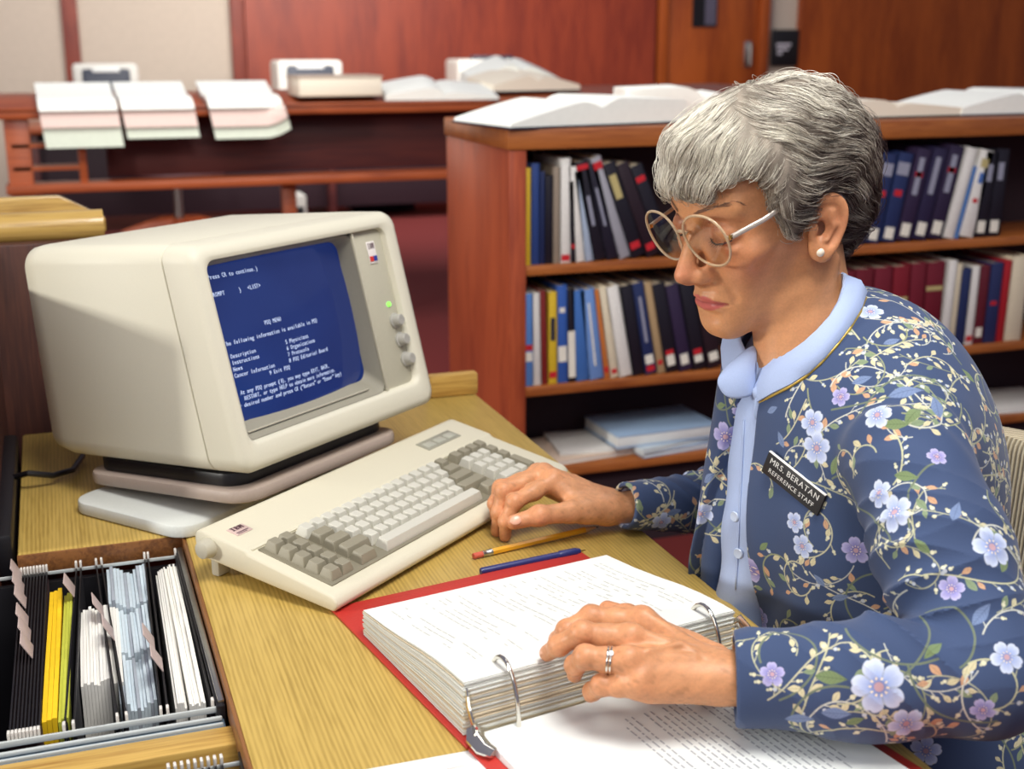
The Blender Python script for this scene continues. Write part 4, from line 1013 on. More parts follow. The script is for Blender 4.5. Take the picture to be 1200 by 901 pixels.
def build_hair(parent):
    V, Fq = sdf_mesh(f_hair, (-.11, -.15, -.11), (.11, .13, .18), .0026)
    bv = BVHTree.FromPolygons([tuple(v) for v in V], [tuple(f) for f in Fq])
    g = grad(f_hair, V.astype(F4), .002); g /= np.linalg.norm(g, axis=1)[:, None]+1e-9
    rs = np.random.RandomState(11)
    W0 = np.array([.004, -.018, .150])
    def flow(p, n):
        x, y, z = p
        rad = p-W0; rad = rad/(np.linalg.norm(rad)+1e-6)
        frontd = np.array([.62 if x < .03 else .25, .50, -.62])*np.array([1, 1, 1])
        side = np.array([-.12*np.sign(x), -1.0, -.30-.5*max(0, -y*6)])
        back = np.array([0, -.35, -1.0])
        wf = 1/(1+math.exp(-(y-.036)/.010)); wb = 1/(1+math.exp((y+.075)/.014)); ws = max(0, 1-wf-wb)
        top = 1/(1+math.exp(-(z-.128)/.008))
        d = wf*frontd+ws*side+wb*back; d = d*(1-.7*top)+rad*(.75*top+.25)
        wv = math.sin(55*z+38*y+12*x)*.34+math.sin(130*z-70*y)*.10
        tng = np.cross(n, d); d = d+tng*wv
        d = d-n*float(d@n); return d/(np.linalg.norm(d)+1e-9)
    def trace(i, steps, st):
        p, n = V[i].copy(), g[i]; path = [(p.copy(), n)]; nf = 0
        for _ in range(steps):
            p2 = p+flow(p, n)*st; q = bv.find_nearest(Vector(p2))
            if q[0] is None: break
            hit = np.array(q[0]); nn = np.array(q[1]); nn = nn if nn@n > 0 else -nn
            free = np.linalg.norm(p2-hit) > st*.8          # ran past the hem of the hair
            p = hit if not free else p2
            nf += free
            if not free: n = nn
            else: p = p-n*(.0012 if p[1] > .02 else .0)
            path.append((p.copy(), n))
            if nf > (2 if p[1] > .02 else 0): break
        return path
    ok = np.where(g[:, 2] > -.75)[0]; NG = 420
    guides = []
    for i in rs.choice(ok, NG, replace=False):
        pt = trace(i, 17, .0040)
        if len(pt) > 5: guides.append(pt)
    kd = KDTree(len(guides))
    for k, gd in enumerate(guides): kd.insert(gd[0][0], k)
    kd.balance()
    gtone = rs.normal(0, .16, len(guides))
    Vs, Fs, Cs, o = [], [], [], 0; tri = np.array([[0, 1], [1, 2], [2, 0]])
    for i in rs.choice(ok, 12000):
        root = V[i]; _, k, _ = kd.find(root); gd = guides[k]; m = len(gd)
        off = root-gd[0][0]; cl = rs.uniform(.35, .95); ln = rs.uniform(.6, 1.0); mm = max(4, int(m*ln))
        lift = rs.uniform(.0006, .0034) if rs.rand() > .04 else rs.uniform(.005, .009); ph = rs.uniform(0, 6.28); w0 = rs.uniform(.00016, .00032)
        pts, nr = [], []
        for j in range(mm):
            s = j/(mm-1); gp, gn = gd[j]
            b_ = off*(1-cl*s); b_ = b_-gn*float(b_@gn)*.7
            p = gp+b_+gn*(lift*math.sin(PI*min(1, .15+s*.95))+.0004)+np.cross(gn, off/(np.linalg.norm(off)+1e-6))*.0009*math.sin(ph+s*7)
            pts.append(p); nr.append(gn)
        pts = np.array(pts); T = np.gradient(pts, axis=0); T /= np.linalg.norm(T, axis=1)[:, None]+1e-9
        nr = np.array(nr); Bn = np.cross(T, nr); wdt = w0*np.sin(PI*np.clip(np.linspace(.12, 1.02, mm), 0, .985))[:, None]+.00005
        L = np.stack([pts+nr*wdt, pts-nr*wdt*.5+Bn*wdt*.87, pts-nr*wdt*.5-Bn*wdt*.87], 1)
        Vs.append(L.reshape(-1, 3)); base = o+np.arange(mm-1)[:, None]*3
        for a, b_ in tri: Fs.append(np.concatenate([base+a, base+b_, base+3+b_, base+3+a], 1))
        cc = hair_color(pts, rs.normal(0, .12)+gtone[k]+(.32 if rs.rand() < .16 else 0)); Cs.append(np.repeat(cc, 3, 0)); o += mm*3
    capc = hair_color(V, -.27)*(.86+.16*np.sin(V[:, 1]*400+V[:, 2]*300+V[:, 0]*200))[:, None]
    SV, SF, SC = np.concatenate(Vs), np.concatenate(Fs), np.concatenate(Cs)
    mh = tint_mat('grey_hair', .42, (.85, 1.0), 500, .25, .0005, spec=.5)
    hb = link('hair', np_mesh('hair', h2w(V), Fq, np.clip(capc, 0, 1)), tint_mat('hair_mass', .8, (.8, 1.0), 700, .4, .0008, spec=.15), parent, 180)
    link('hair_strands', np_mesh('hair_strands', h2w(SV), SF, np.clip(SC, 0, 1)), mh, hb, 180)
    # eyebrows: short thin strokes
    for s in (-1, 1):
        Vs, Fs, Cs, o = [], [], [], 0
        for k in range(64):
            u = rs.rand(); p = np.array([s*(.012+.034*u), .0962-.030*u**1.7, .0455+.007*math.sin(u*2.2)+rs.uniform(-.0016, .0016)])
            d = np.array([s*.8, -.45, .30-.5*u]); d /= np.linalg.norm(d)
            pts = np.array([p+d*q*.0065 for q in (0, .35, .7, 1)])
            for _ in range(3):
                gq = grad(f_head, pts.astype(F4), .001); gq /= np.linalg.norm(gq, axis=1)[:, None]+1e-9; pts = pts-gq*(f_head(pts.astype(F4))-.0007)[:, None]; w_ = np.array([.00032, .0003, .00022, .00006])[:, None]
            L = np.stack([pts+[0, 0, 1]*w_, pts+[0, 1, 0]*w_, pts-[0, .6, .6]*w_], 1); Vs.append(L.reshape(-1, 3)); base = o+np.arange(3)[:, None]*3
            for a, b_ in tri: Fs.append(np.concatenate([base+a, base+b_, base+3+b_, base+3+a], 1))
            Cs.append(np.tile(np.array(rgb(134, 98, 76)), (12, 1))); o += 12
        link('eyebrow', np_mesh('eyebrow', h2w(np.concatenate(Vs)), np.concatenate(Fs), np.concatenate(Cs)), mh, parent, 180)
def hpt(*p): return HM @ Vector(p)
def build_glasses(parent):
    GM = HM @ Matrix.Translation((0, 0, .0045)) @ Matrix.Rotation(.075, 4, 'Y')
    hpt = lambda *p: GM @ Vector(p)
    Mfr, nt, p = new_mat('clear_pink_frame'); p.inputs['Base Color'].default_value = (*rgb(232, 208, 172), 1); p.inputs['Roughness'].default_value = .08
    p.inputs['Transmission Weight'].default_value = .5; p.inputs['IOR'].default_value = 1.45; p.inputs['Coat Weight'].default_value = .6
    Ml, nt, p = new_mat('spectacle_lens'); nt.nodes.remove(p)
    tr = N(nt, 'ShaderNodeBsdfTransparent'); tr.inputs[0].default_value = (.95, .92, .86, 1); gl = N(nt, 'ShaderNodeBsdfGlossy'); gl.inputs['Roughness'].default_value = .03
    mx = N(nt, 'ShaderNodeMixShader'); mx.inputs[0].default_value = .07
    nt.links.new(tr.outputs[0], mx.inputs[1]); nt.links.new(gl.outputs[0], mx.inputs[2])
    nt.links.new(mx.outputs[0], nt.nodes['Material Output'].inputs[0])
    Mg = plain('gold_hinge', (214, 178, 100), .25, metal=1); Mt = plain('silver_temple', (200, 190, 178), .25, .05, coat=.5, metal=.4)
    ge = empty('eyeglasses', (0, 0, 0), None, None); ge.parent = parent
    for s in (-1, 1):
        c = np.array([s*.0345, .1015, .0165]); ex = np.array([math.cos(.10), -s*math.sin(.10), 0]); ez = np.array([0, .16, .987])
        ring = []
        for k in range(40):
            t = 2*PI*k/40; ct, st_ = math.cos(t), math.sin(t)
            rx = .0295*(abs(ct)**.92)*np.sign(ct)*(1+.05*st_); rz = .0275*(abs(st_)**.92)*np.sign(st_)-.0015*ct*s*0
            ring.append(c+ex*rx+ez*rz)
        MB().tube([hpt(*q) for q in ring], .0014, 10, closed=True).build('lens_rim', Mfr, ge, 180)
        nrm = np.cross(ex, ez); nrm = nrm if nrm[1] > 0 else -nrm
        lp = []
        for f_, o_ in ((1.0, 0), (.8, .0012), (.5, .0022), (.2, .0027), (.02, .0028)): lp.append([hpt(*(c+(q-c)*f_+nrm*o_)) for q in ring])
        MB().loft(lp, False, True).build('lens', Ml, ge, 180)
        a = c+ex*s*.0292+ez*.004
        tp = [a+np.array([0, -.001, .001]), a+np.array([s*.004, -.004, .001]), np.array([s*.0745, .060, .026]), np.array([s*.0775, .022, .0335]), np.array([s*.0785, -.010, .0375]), np.array([s*.079, -.026, .030]), np.array([s*.078, -.036, .010])]
        MB().tube([hpt(*q) for q in tp], [.0012, .0022, .0022, .0022, .0021, .002, .0018], 10, flat=(1.15, .6)).build('temple', Mt, ge, 60)
        MB().box((0, 0, 0), (.0035, .006, .0042), .0006, M=GM @ Matrix.Translation(tuple(a+np.array([s*.0032, -.004, .001])))).build('hinge', Mg, ge)
    MB().tube([hpt(*q) for q in ((-.0075, .1030, .0225), (-.004, .1045, .0245), (0, .1052, .0252), (.004, .1045, .0245), (.0075, .1030, .0225))], .0019, 10).build('bridge', Mfr, ge, 180)
    hpt = lambda *p: HM @ Vector(p)
    er = empty('earring', (0, 0, 0), None, None); er.parent = parent
    Mp = plain('pearl', (238, 226, 206), .18, .04, coat=.8)
    for s in (-1, 1):
        MB().lathe([(.0045*math.sin(PI*k/12)+1e-5, -.0045*math.cos(PI*k/12)) for k in range(13)], n=20, M=HM @ Matrix.Translation((s*.0800, .0065, -.0172))).build('pearl', Mp, er, 180)
    ml = plain('eyelash', (50, 34, 30), .6)
    for s in (-1, 1):
        mb = MB().tube([hpt(*q) for q in ((s*.0185, .0860, .0180), (s*.0245, .0892, .0160), (s*.0315, .0900, .0150), (s*.039, .0872, .0160), (s*.0460, .0815, .0185))], [.0004, .0008, .0009, .0009, .0005], 6)
        for k in range(9):
            u = k/8; b = np.array([s*(.022+.022*u), .0893-.006*(u-.35)**2*4-.001, .0155+.0035*(u-.4)**2*4])
            mb.tube([hpt(*b), hpt(*(b+np.array([s*.001*(u-.3)*2, .0035, -.0018]))), hpt(*(b+np.array([s*.003*(u-.3), .0060, -.0022])))], [.0003, .00025, .0001], 4)
        mb.build('eyelashes', ml, parent, 180)
# ------------------------------------------------------------------ hands: joints in world coordinates (w wrist, m knuckle, p, d, t along each finger; c, tm, ti, tt thumb)
HL = dict(w=(0.4980, 0.8588, 0.7900), m2=(0.4528, 0.9323, 0.8150), m3=(0.4264, 0.9002, 0.8180), m4=(0.4129, 0.8753, 0.8110), m5=(0.4179, 0.8635, 0.7950), p2=(0.4136, 0.9531, 0.8160), d2=(0.3898, 0.9521, 0.8080), t2=(0.3843, 0.9622, 0.7950), p3=(0.3888, 0.9152, 0.8220), d3=(0.3729, 0.9278, 0.8075), t3=(0.3688, 0.9440, 0.7930), p4=(0.3824, 0.8921, 0.8120), d4=(0.3808, 0.9101, 0.7960), t4=(0.3860, 0.9230, 0.7800), p5=(0.3926, 0.8807, 0.7900), d5=(0.3923, 0.8993, 0.7750), t5=(0.3953, 0.9098, 0.7650), c=(0.5105, 0.9043, 0.7800), tm=(0.4798, 0.9456, 0.7900), ti=(0.4608, 0.9793, 0.7960), tt=(0.4529, 1.0059, 0.7935))
HR = dict(w=(0.6000, 1.3160, 0.7650), m2=(0.5268, 1.3350, 0.8028), m3=(0.5214, 1.3520, 0.8054), m4=(0.5198, 1.3680, 0.8003), m5=(0.5229, 1.3820, 0.7909), p2=(0.4724, 1.3180, 0.7887), d2=(0.4611, 1.3160, 0.7666), t2=(0.4614, 1.3200, 0.7470), p3=(0.4650, 1.3360, 0.7971), d3=(0.4583, 1.3320, 0.7728), t3=(0.4571, 1.3380, 0.7472), p4=(0.4674, 1.3520, 0.7946), d4=(0.4591, 1.3500, 0.7770), t4=(0.4622, 1.3560, 0.7583), p5=(0.4783, 1.3680, 0.7868), d5=(0.4685, 1.3680, 0.7749), t5=(0.4709, 1.3720, 0.7634), c=(0.5776, 1.3060, 0.7691), tm=(0.5347, 1.3000, 0.7745), ti=(0.4964, 1.3000, 0.7752), tt=(0.4692, 1.3120, 0.7660))
_C = np.array((0, 0, HCAM))
HR = {k: tuple(_C+(np.array(v)-_C)*1.017) for k, v in HR.items()}
for k_, f_ in (('tt', .982), ('ti', .988), ('tm', .994)): HR[k_] = tuple(_C+(np.array(HR[k_])-_C)*f_)
EL = (.674, .7565, .800); ER = (.86, 1.35, .715)
HL['w2'] = tuple(np.array(HL['w'])*.55+np.array(EL)*.45); HR['w2'] = (.70, 1.331, .757)
def hand_sdf(H, up, side):
    """up = back-of-hand direction, side = towards the thumb"""
    up, side = V3(*up), V3(*side); n = lambda k: V3(*H[k])
    def f(P):
        w, w2 = n('w'), n('w2')
        pal = cap(P, w, w2, .0240, .0310, flat=(up, .80))
        for k, r in (('2', .0122), ('3', .0125), ('4', .0120), ('5', .0112)):
            m = n('m'+k); a = w+(m-w)*.10+side*(.010-.0065*int(k)+.0125)
            pal = smin(pal, cap(P, a, m-up*.002, .0150, r), .012)
        # flesh between the metacarpals and at the base of the thumb
        pal = smin(pal, cap(P, w+(n('m3')-w)*.35-up*.006, w+(n('m4')-w)*.85-up*.005, .015, .012), .012)
        pal = smin(pal, cap(P, w+(n('m5')-w)*.15-up*.004, w+(n('m5')-w)*.85-up*.004, .0150, .0110), .012)
        th = chain(P, [n('c'), n('tm'), n('ti'), n('tt')], [.0165, .0126, .0108, .0086], .006)
        th = smin(th, sph(P, n('ti'), .0113), .006)
        pal = smin(pal, cap(P, n('m2')-up*.004, (n('c')+n('tm'))/2, .008, .010), .016)
        for k in '2345':          # tendons and knuckle heads
            m = n('m'+k); pal = smin(pal, cap(P, w+(m-w)*.35+up*(.0140 if k in '34' else .0115), m+up*.0098-(m-w)*.06, .0020, .0030), .007)
            pal = smin(pal, sph(P, m+up*.0036, .0098), .008)
        v0, v1, v2 = w+(n('m4')-w)*.20+up*.0155, w+(n('m3')-w)*.52+up*.0158-side*.004, w+(n('m4')-w)*.80+up*.0150
        pal = smin(pal, chain(P, [v0, v1, v2], [.0016, .0019, .0015], .002), .005)
        d = None
        for k, r in (('2', 1.0), ('3', 1.02), ('4', .98), ('5', .86)):
            pts = [n(a+k) for a in 'mpdt']; rr = [.0108*r, .0093*r, .0083*r, .0070*r]
            fg = chain(P, pts, rr, .004)
            fg = smin(fg, sph(P, pts[1]+up*.0008, .0099*r), .005); fg = smin(fg, sph(P, pts[2], .0086*r), .004)
            fg = smin(fg, sph(P, (pts[0]+pts[1])/2-up*.0012, .0100*r), .006)
            e = smin(pal, fg, .0055)
            d = e if d is None else np.minimum(d, e)
        return np.minimum(d, smin(pal, th, .014))
    return f
def hand_tint(P, H, up):
    c = np.tile(np.array(rgb(212, 152, 108)), (len(P), 1)); up = np.array(up)
    def mixw(c, col, w): return c*(1-w[:, None])+np.array(rgb(*col))*w[:, None]
    for k in '2345':
        for a, s, wt in (('m', .011, .30), ('p', .009, .45), ('d', .008, .4), ('t', .009, .45)):
            q = np.array(H[a+k]); c = mixw(c, (208, 128, 92), .75*wt*np.exp(-((P-q)**2).sum(1)/(2*s*s)))
    for a in ('ti', 'tt'): c = mixw(c, (206, 120, 90), .4*np.exp(-((P-np.array(H[a]))**2).sum(1)/(2*.009**2)))
    c = c*(1+.07*vnoise(P, 300, 2)[:, None]+.05*vnoise(P, 900, 4)[:, None])
    sp = np.clip((vnoise(P, 700, 9)-.62)*2.2, 0, 1); c = c*(1-.16*sp[:, None])
    return np.clip(c, 0, 1)
UPL, SDL = (-.10, -.22, .97), (-.55, .80, .15)
UPR, SDR = (-.12, .30, .94), (-.25, -.90, -.10)
UPL, SDL, UPR, SDR = [np.array(v)/np.linalg.norm(v) for v in (UPL, SDL, UPR, SDR)]
def hand_mesh(H, up, side):
    pts = np.array([H[k] for k in H if k not in ('e', 'w2')]); lo, hi = pts.min(0)-.035, pts.max(0)+.035
    f0 = hand_sdf(H, up, side); wv, w2 = np.array(H['w']), np.array(H['w2']); ax = (w2-wv)/np.linalg.norm(w2-wv)
    hi = np.maximum(hi, wv+ax*.05+.01); lo = np.minimum(lo, wv+ax*.05-.01)
    V, Fq = sdf_mesh(f0, lo, hi, .0013)
    return V, Fq, hand_tint(V, H, up)
def nail(H, a, b, out, r=(.0052, .0068, .0016), off=.0066):
    """matrix of a finger nail near joint b of the last bone a-b, facing out"""
    a, b, o = Vector(H[a]), Vector(H[b]), Vector(out); y = (b-a).normalized(); z = (o-y*o.dot(y)).normalized(); x = y.cross(z)
    p = b-y*.002+z*off; M = Matrix((x, y, z)).transposed().to_4x4(); M.translation = p
    MBn = MB(); L = [[(r[0]*math.sin(t)*math.cos(q), r[1]*math.sin(t)*math.sin(q), r[2]*math.cos(t)) for q in [2*PI*k/16 for k in range(16)]] for t in [.05, .4, .8, 1.2, PI/2, 2.0]]
    return MBn.loft(L, M=M)
# ------------------------------------------------------------------ clothing volumes (world coordinates)
SL = [(.720, .940, .936), (.706, .858, .874), (.690, .775, .802)]; SLr = [.0575, .0575, .0525]
FL_ = [(.690, .775, .802), (.600, .808, .795), (.503, .8555, .790)]; FLr = [.053, .0485, .0405]
SRt = [(.752, 1.225, .940), (.815, 1.300, .835), (.86, 1.35, .715)]; FRt = [(.86, 1.35, .715), (.745, 1.335, .748), (.612, 1.319, .766)]
def torso(P, g=0.0):
    d = ell(P, (.775, 1.087, .845), (.127+g, .168+g, .205+g))
    d = smin(d, cap(P, (.738, .968, .934), (.748, 1.212, .938), .050+g, None), .05)
    d = smin(d, ell(P, (.752, 1.10, .955), (.088+g, .130+g, .085+g)), .03)
    d = smin(d, cap(P, (.770, 1.115, .985), (.738, .965, .950), .050+g, .036+g), .03)
    d = smin(d, cap(P, (.770, 1.115, .985), (.748, 1.215, .965), .050+g, .036+g), .03)
    d = smin(d, ell(P, (.805, 1.075, .665), (.128+g, .162+g, .17+g)), .05)
    d = smin(d, ell(P, (.845, 1.068, .585), (.150+g, .185+g, .130+g)), .05)
    return d
def folds(P, c, amp, k, s, ax):
    q = P-V3(*c); r = np.sqrt((q**2).sum(1)); u = q@V3(*ax)
    w_ = np.sin(k*u+2.4*np.sin(q@V3(ax[1], ax[2], ax[0])*20)+1.1*np.sin(q@V3(ax[2], ax[0], ax[1])*31)); return amp*(1-2*np.abs(w_)**.7)*np.exp(-(r/s)**2)
def yl(z): return 1.086-.009*(.96-z)/.23
def yr(z): return 1.112+.062*(.98-z)/.22
def outer(P):
    t = torso(P, .008)
    x, y, z = P[:, 0], P[:, 1], P[:, 2]
    hang = cap(P, (.668, 1.150, .955), (.640, 1.172, .570), .022, .032)       # right front hanging open
    t = smin(t, hang, .03)
    t = t+.0030*np.sin((y-1.0)*75+(z-.9)*22+1.3*np.sin(z*26))*np.clip((.93-z)*6, 0, 1)*np.clip((.80-x)*9, 0, 1)
    up = smin(cap(P, SL[0], SL[1], SLr[0], SLr[1]), cap(P, SL[1], SL[2], SLr[1], SLr[2]), .02)
    fo = smin(cap(P, FL_[0], FL_[1], FLr[0], FLr[1]), cap(P, FL_[1], FL_[2], FLr[1], FLr[2]), .02)
    up = up-folds(P, (.66, .87, .90), .0022, 62, .08, (.65, .35, .66))-folds(P, (.650, .80, .845), .0050, 80, .060, (-.3, .5, .8))-.0035*np.exp(-((z-1.0)/.05)**2)*np.sin((y*.8+x)*150)*np.exp(-((y-.93)/.05)**2)
    fo = fo-folds(P, (.630, .80, .83), .0050, 75, .060, (.85, -.4, .25))-folds(P, (.56, .83, .80), .0022, 70, .08, (.9, -.2, .3))
    arm = smin(up, fo, .010)
    ur = smin(cap(P, SRt[0], SRt[1], .054, .054), cap(P, SRt[1], SRt[2], .056, .050), .02)
    fr = smin(cap(P, FRt[0], FRt[1], .050, .041), cap(P, FRt[1], FRt[2], .041, .0285), .02)
    fr = fr-folds(P, (.74, 1.33, .76), .0025, 120, .08, (.9, .1, .3))
    return smin(smin(t, arm, .010), smin(ur, fr, .014), .012)
CUL = (np.array(FL_[2]), np.array(FL_[2])-np.array(FL_[1])); CUR = (np.array(FRt[2]), np.array(FRt[2])-np.array(FRt[1]))
NKC, NKA = V3(.718, 1.114, 1.000), V3(-.421, -.06, .905)      # neck opening: centre and axis
def f_jacket(P):
    x, y, z = P[:, 0], P[:, 1], P[:, 2]
    o = outer(P); d = o
    # sleeve ends, cut square and hollow at the cuff
    for (c, a), r in ((CUL, .0335), (CUR, .0235)):
        a = V3(*(a/np.linalg.norm(a))); q = P-V3(*c); u = q@a; rad = np.sqrt(((q-u[:, None]*a)**2).sum(1))
        near = rad-.07
        d = np.where(near < 0, smax(d, u, .003), d)
        d = smax(d, -np.maximum(np.maximum(rad-r, -u-.020), u-.05), .002)
    # front opening: a wedge cut just into the surface so that the blouse shows
    w_ = np.maximum(np.maximum(yl(z)-y, y-yr(z)), x-.735)
    d = smax(d, -smax(w_, -(o+.013), .002), .004)
    # neck opening
    q = P-NKC; u = q@NKA; rad = np.sqrt(((q-u[:, None]*NKA)**2).sum(1))
    d = smax(d, -np.maximum(rad-.070, -u-.058), .004)
    d = np.maximum(d, .555-z+.0*x)
    return d
def f_blouse(P):
    z = P[:, 2]
    d = smin(torso(P, .0005), cap(P, (.672, 1.112, .93), (.662, 1.122, .60), .026, .034), .02)
    d = d+.0018*np.sin(P[:, 2]*70+P[:, 1]*60)*np.clip((.94-z)*8, 0, 1)
    q = P-NKC; u = q@NKA; rad = np.sqrt(((q-u[:, None]*NKA)**2).sum(1))
    d = np.maximum(d, -np.maximum(rad-.047, -u-.050))
    return np.maximum(d, .60-z)
THL = [(.850, .985, .565), (.640, .975, .578), (.415, .985, .555)]; THR = [(.850, 1.150, .565), (.640, 1.150, .578), (.415, 1.140, .555)]
def f_lower(P, g=0.0):
    d = ell(P, (.85, 1.068, .575), (.135+g, .165+g, .105+g))
    for T in (THL, THR):
        d = smin(d, smin(cap(P, T[0], T[1], .082+g, .074+g), cap(P, T[1], T[2], .074+g, .055+g), .03), .03)
    return d
def f_skirt(P):
    d = smin(f_lower(P, .010), ell(P, (.60, 1.065, .565), (.22, .13, .075)), .03)
    d = d+.002*np.sin(P[:, 1]*90+P[:, 0]*20)
    d = np.maximum(d, P[:, 2]-.655)
    return np.maximum(d, .395-P[:, 0])
def f_body(P):
    d = torso(P, -.012)
    d = smin(d, f_lower(P, 0), .02)
    for T, y0 in ((THL, .985), (THR, 1.140)):
        k = T[2]; d = smin(d, cap(P, k, (.400, y0, .30), .052, .050), .02); d = smin(d, cap(P, (.400, y0, .30), (.415, y0, .07), .050, .034), .02)
        d = smin(d, cap(P, (.42, y0, .045), (.255, y0, .032), .032, .024), .015)
    for A, e, wv in ((SL, EL, HL['w']), ):
        d = smin(d, smin(cap(P, A[0], A[1], .050, .044), cap(P, A[1], A[2], .044, .038), .01), .02)
        w_ = np.array(wv)*.80+np.array(e)*.20; d = smin(d, cap(P, A[2], w_, .038, .026), .01)
    d = smin(d, smin(cap(P, SRt[0], SRt[1], .050, .044), cap(P, SRt[1], SRt[2], .044, .036), .01), .02)
    d = smin(d, cap(P, SRt[2], (.668, 1.328, .762), .036, .022), .01)
    return d

def camray(px, py):
    M = cam_M; d = M.to_3x3() @ Vector(((px-600)/FPX, (450.5-py)/FPX, -1)); return M.translation, d.normalized()
cam_M = Matrix.Translation((0, 0, HCAM)) @ Matrix.Rotation(-YAW, 4, 'Z') @ Matrix.Rotation(PI/2-PITCH, 4, 'X')
def refine(V, Fq, n, keep):
    """split the kept quads n x n so that the printed pattern stays sharp"""
    q = Fq[keep]; A, B_, C_, D_ = (V[q[:, i]] for i in range(4)); t = np.arange(n+1)/n
    u, v = np.meshgrid(t, t, indexing='ij'); u, v = u.ravel(), v.ravel()
    P = A[:, None]*((1-u)*(1-v))[None, :, None]+B_[:, None]*(u*(1-v))[None, :, None]+C_[:, None]*(u*v)[None, :, None]+D_[:, None]*((1-u)*v)[None, :, None]
    m = (n+1)**2; loc = []
    for i in range(n):
        for j in range(n): loc.append([i*(n+1)+j, (i+1)*(n+1)+j, (i+1)*(n+1)+j+1, i*(n+1)+j+1])
    F2 = (np.arange(len(q))[:, None, None]*m+np.array(loc)[None]).reshape(-1, 4); P = P.reshape(-1, 3)
    key = np.round(P*2e5).astype(np.int64); key = (key[:, 0]*4000037+key[:, 1])*4000037+key[:, 2]
    _, idx, inv = np.unique(key, return_index=True, return_inverse=True)
    return P[idx], inv[F2]
def build_jacket(parent):
    V, Fq = sdf_mesh(f_jacket, (.40, .66, .54), (1.02, 1.44, 1.12), .0027)
    tri0 = [tuple(f) for f in Fq]; bv = BVHTree.FromPolygons([tuple(v) for v in V], tri0)
    c = V[Fq].mean(1); e1 = V[Fq[:, 2]]-V[Fq[:, 0]]; e2 = V[Fq[:, 3]]-V[Fq[:, 1]]; fn = np.cross(e1, e2)
    vis = ((fn*(c-np.array((0, 0, HCAM)))).sum(1) < 0) & (c[:, 0] < .93)
    Va, Fa = refine(V, Fq, 4, vis); Vb, Fb = refine(V, Fq, 2, ~vis)
    nV = grad(f_jacket, Va.astype(F4), .0016); nV /= np.linalg.norm(nV, axis=1)[:, None]+1e-9
    allV = np.concatenate([Va, Vb]); allF = np.concatenate([Fa, Fb+len(Va)])
    base = np.array(rgb(60, 77, 112)); col = np.tile(base, (len(allV), 1))
    col *= (1+.05*vnoise(allV, 60, 1))[:, None]
    CS = .004; cell = np.floor(allV/CS).astype(np.int64)+4096; key = (cell[:, 0]*8192+cell[:, 1])*8192+cell[:, 2]
    order = np.argsort(key, kind='stable'); uk, st_, ct_ = np.unique(key[order], return_index=True, return_counts=True)
    bins = {int(k): (int(a_), int(a_+c2)) for k, a_, c2 in zip(uk, st_, ct_)}
    rs = np.random.RandomState(5)
    def near(p, r):
        lo = np.floor((p-r)/CS).astype(int)+4096; hi = np.floor((p+r)/CS).astype(int)+4096; out = []
        for i in range(lo[0], hi[0]+1):
            for j in range(lo[1], hi[1]+1):
                for k in range(lo[2], hi[2]+1):
                    q = bins.get((i*8192+j)*8192+k)
                    if q: out.append(order[q[0]:q[1]])
        if not out: return np.zeros(0, int)
        ids = np.concatenate(out); return ids[((allV[ids]-p)**2).sum(1) < r*r]
    def frame(p, n, ang):
        n = np.array(n); a = np.cross(n, (0, 0, 1)) if abs(n[2]) < .9 else np.cross(n, (1, 0, 0)); a /= np.linalg.norm(a); b = np.cross(n, a)
        return a*math.cos(ang)+b*math.sin(ang), -a*math.sin(ang)+b*math.cos(ang)
    def put(ids, w_, c_):
        w_ = np.clip(w_, 0, 1)[:, None]; col[ids] = col[ids]*(1-w_)+np.asarray(c_)*w_
    def flower(p, n, R, ang, pal=0):
        ids = near(p, R*1.1)
        if len(ids) == 0: return
        a, b = frame(p, n, ang); q = allV[ids]-p; u, v = q@a, q@b; r = np.hypot(u, v)/R; th = np.arctan2(v, u)
        k = np.abs(np.cos(2.5*th)); edge = .56+.42*k**.55-.07*np.exp(-((1-k)/.0+0)**2 if False else -(np.abs(np.sin(2.5*th))/.22)**2)
        w_ = (edge-r)/.06+.5
        light, mid, dark = [np.array(rgb(*x)) for x in (((214, 224, 244), (160, 178, 226), (92, 104, 168)), ((190, 186, 226), (140, 136, 198), (86, 84, 150)))[pal]]
        f_ = np.clip(r/edge, 0, 1)[:, None]; cc = dark+(mid-dark)*np.clip(f_*2.4, 0, 1); cc = cc+(light-cc)*np.clip((f_-.35)*1.5, 0, 1)
        cc = cc*(1-.30*np.exp(-((1-k)/.0011+0)**2 if False else -(k/.20)**2)[:, None])*(1-.10*np.sin(th*30)[:, None]**2*(f_ < .8))
        ctr = np.clip((.17-r)/.05+.5, 0, 1)[:, None]; cc = cc*(1-ctr)+np.array(rgb(196, 160, 168))*ctr
        st = ((np.abs(r-.30) < .05) & (np.cos(th*10) > .4))[:, None]; cc = np.where(st, np.array(rgb(236, 222, 200)), cc)
        put(ids, w_, cc)
    def leaf(p, n, Ln, ang, c1, wd=.42):
        ids = near(p, Ln*.6)
        if len(ids) == 0: return
        a, b = frame(p, n, ang); q = allV[ids]-p; u, v = (q@a)/(Ln*.5), (q@b)/(Ln*.5)
        w_ = (wd*(1-np.clip(np.abs(u), 0, 1)**1.7)*(1+.25*u)-np.abs(v))/.07+.5; w_ = np.where(np.abs(u) < 1, w_, 0)
        cc = np.tile(np.array(rgb(*c1)), (len(ids), 1))
        rib = np.exp(-(v/.035)**2)+.6*(np.abs(((u*4-np.abs(v)*3.2) % 1)-.5) < .10); cc = cc*(1-.28*np.clip(rib, 0, 1)[:, None])
        put(ids, w_, cc)
    def dot(p, r, c_):
        ids = near(p, r*1.4)
        if len(ids): d = np.linalg.norm(allV[ids]-p, axis=1); put(ids, (r-d)/.0005+.5, np.array(rgb(*c_)))
    def nrm_at(p):
        q = bv.find_nearest(Vector(p)); return np.array(q[0]), np.array(q[1])
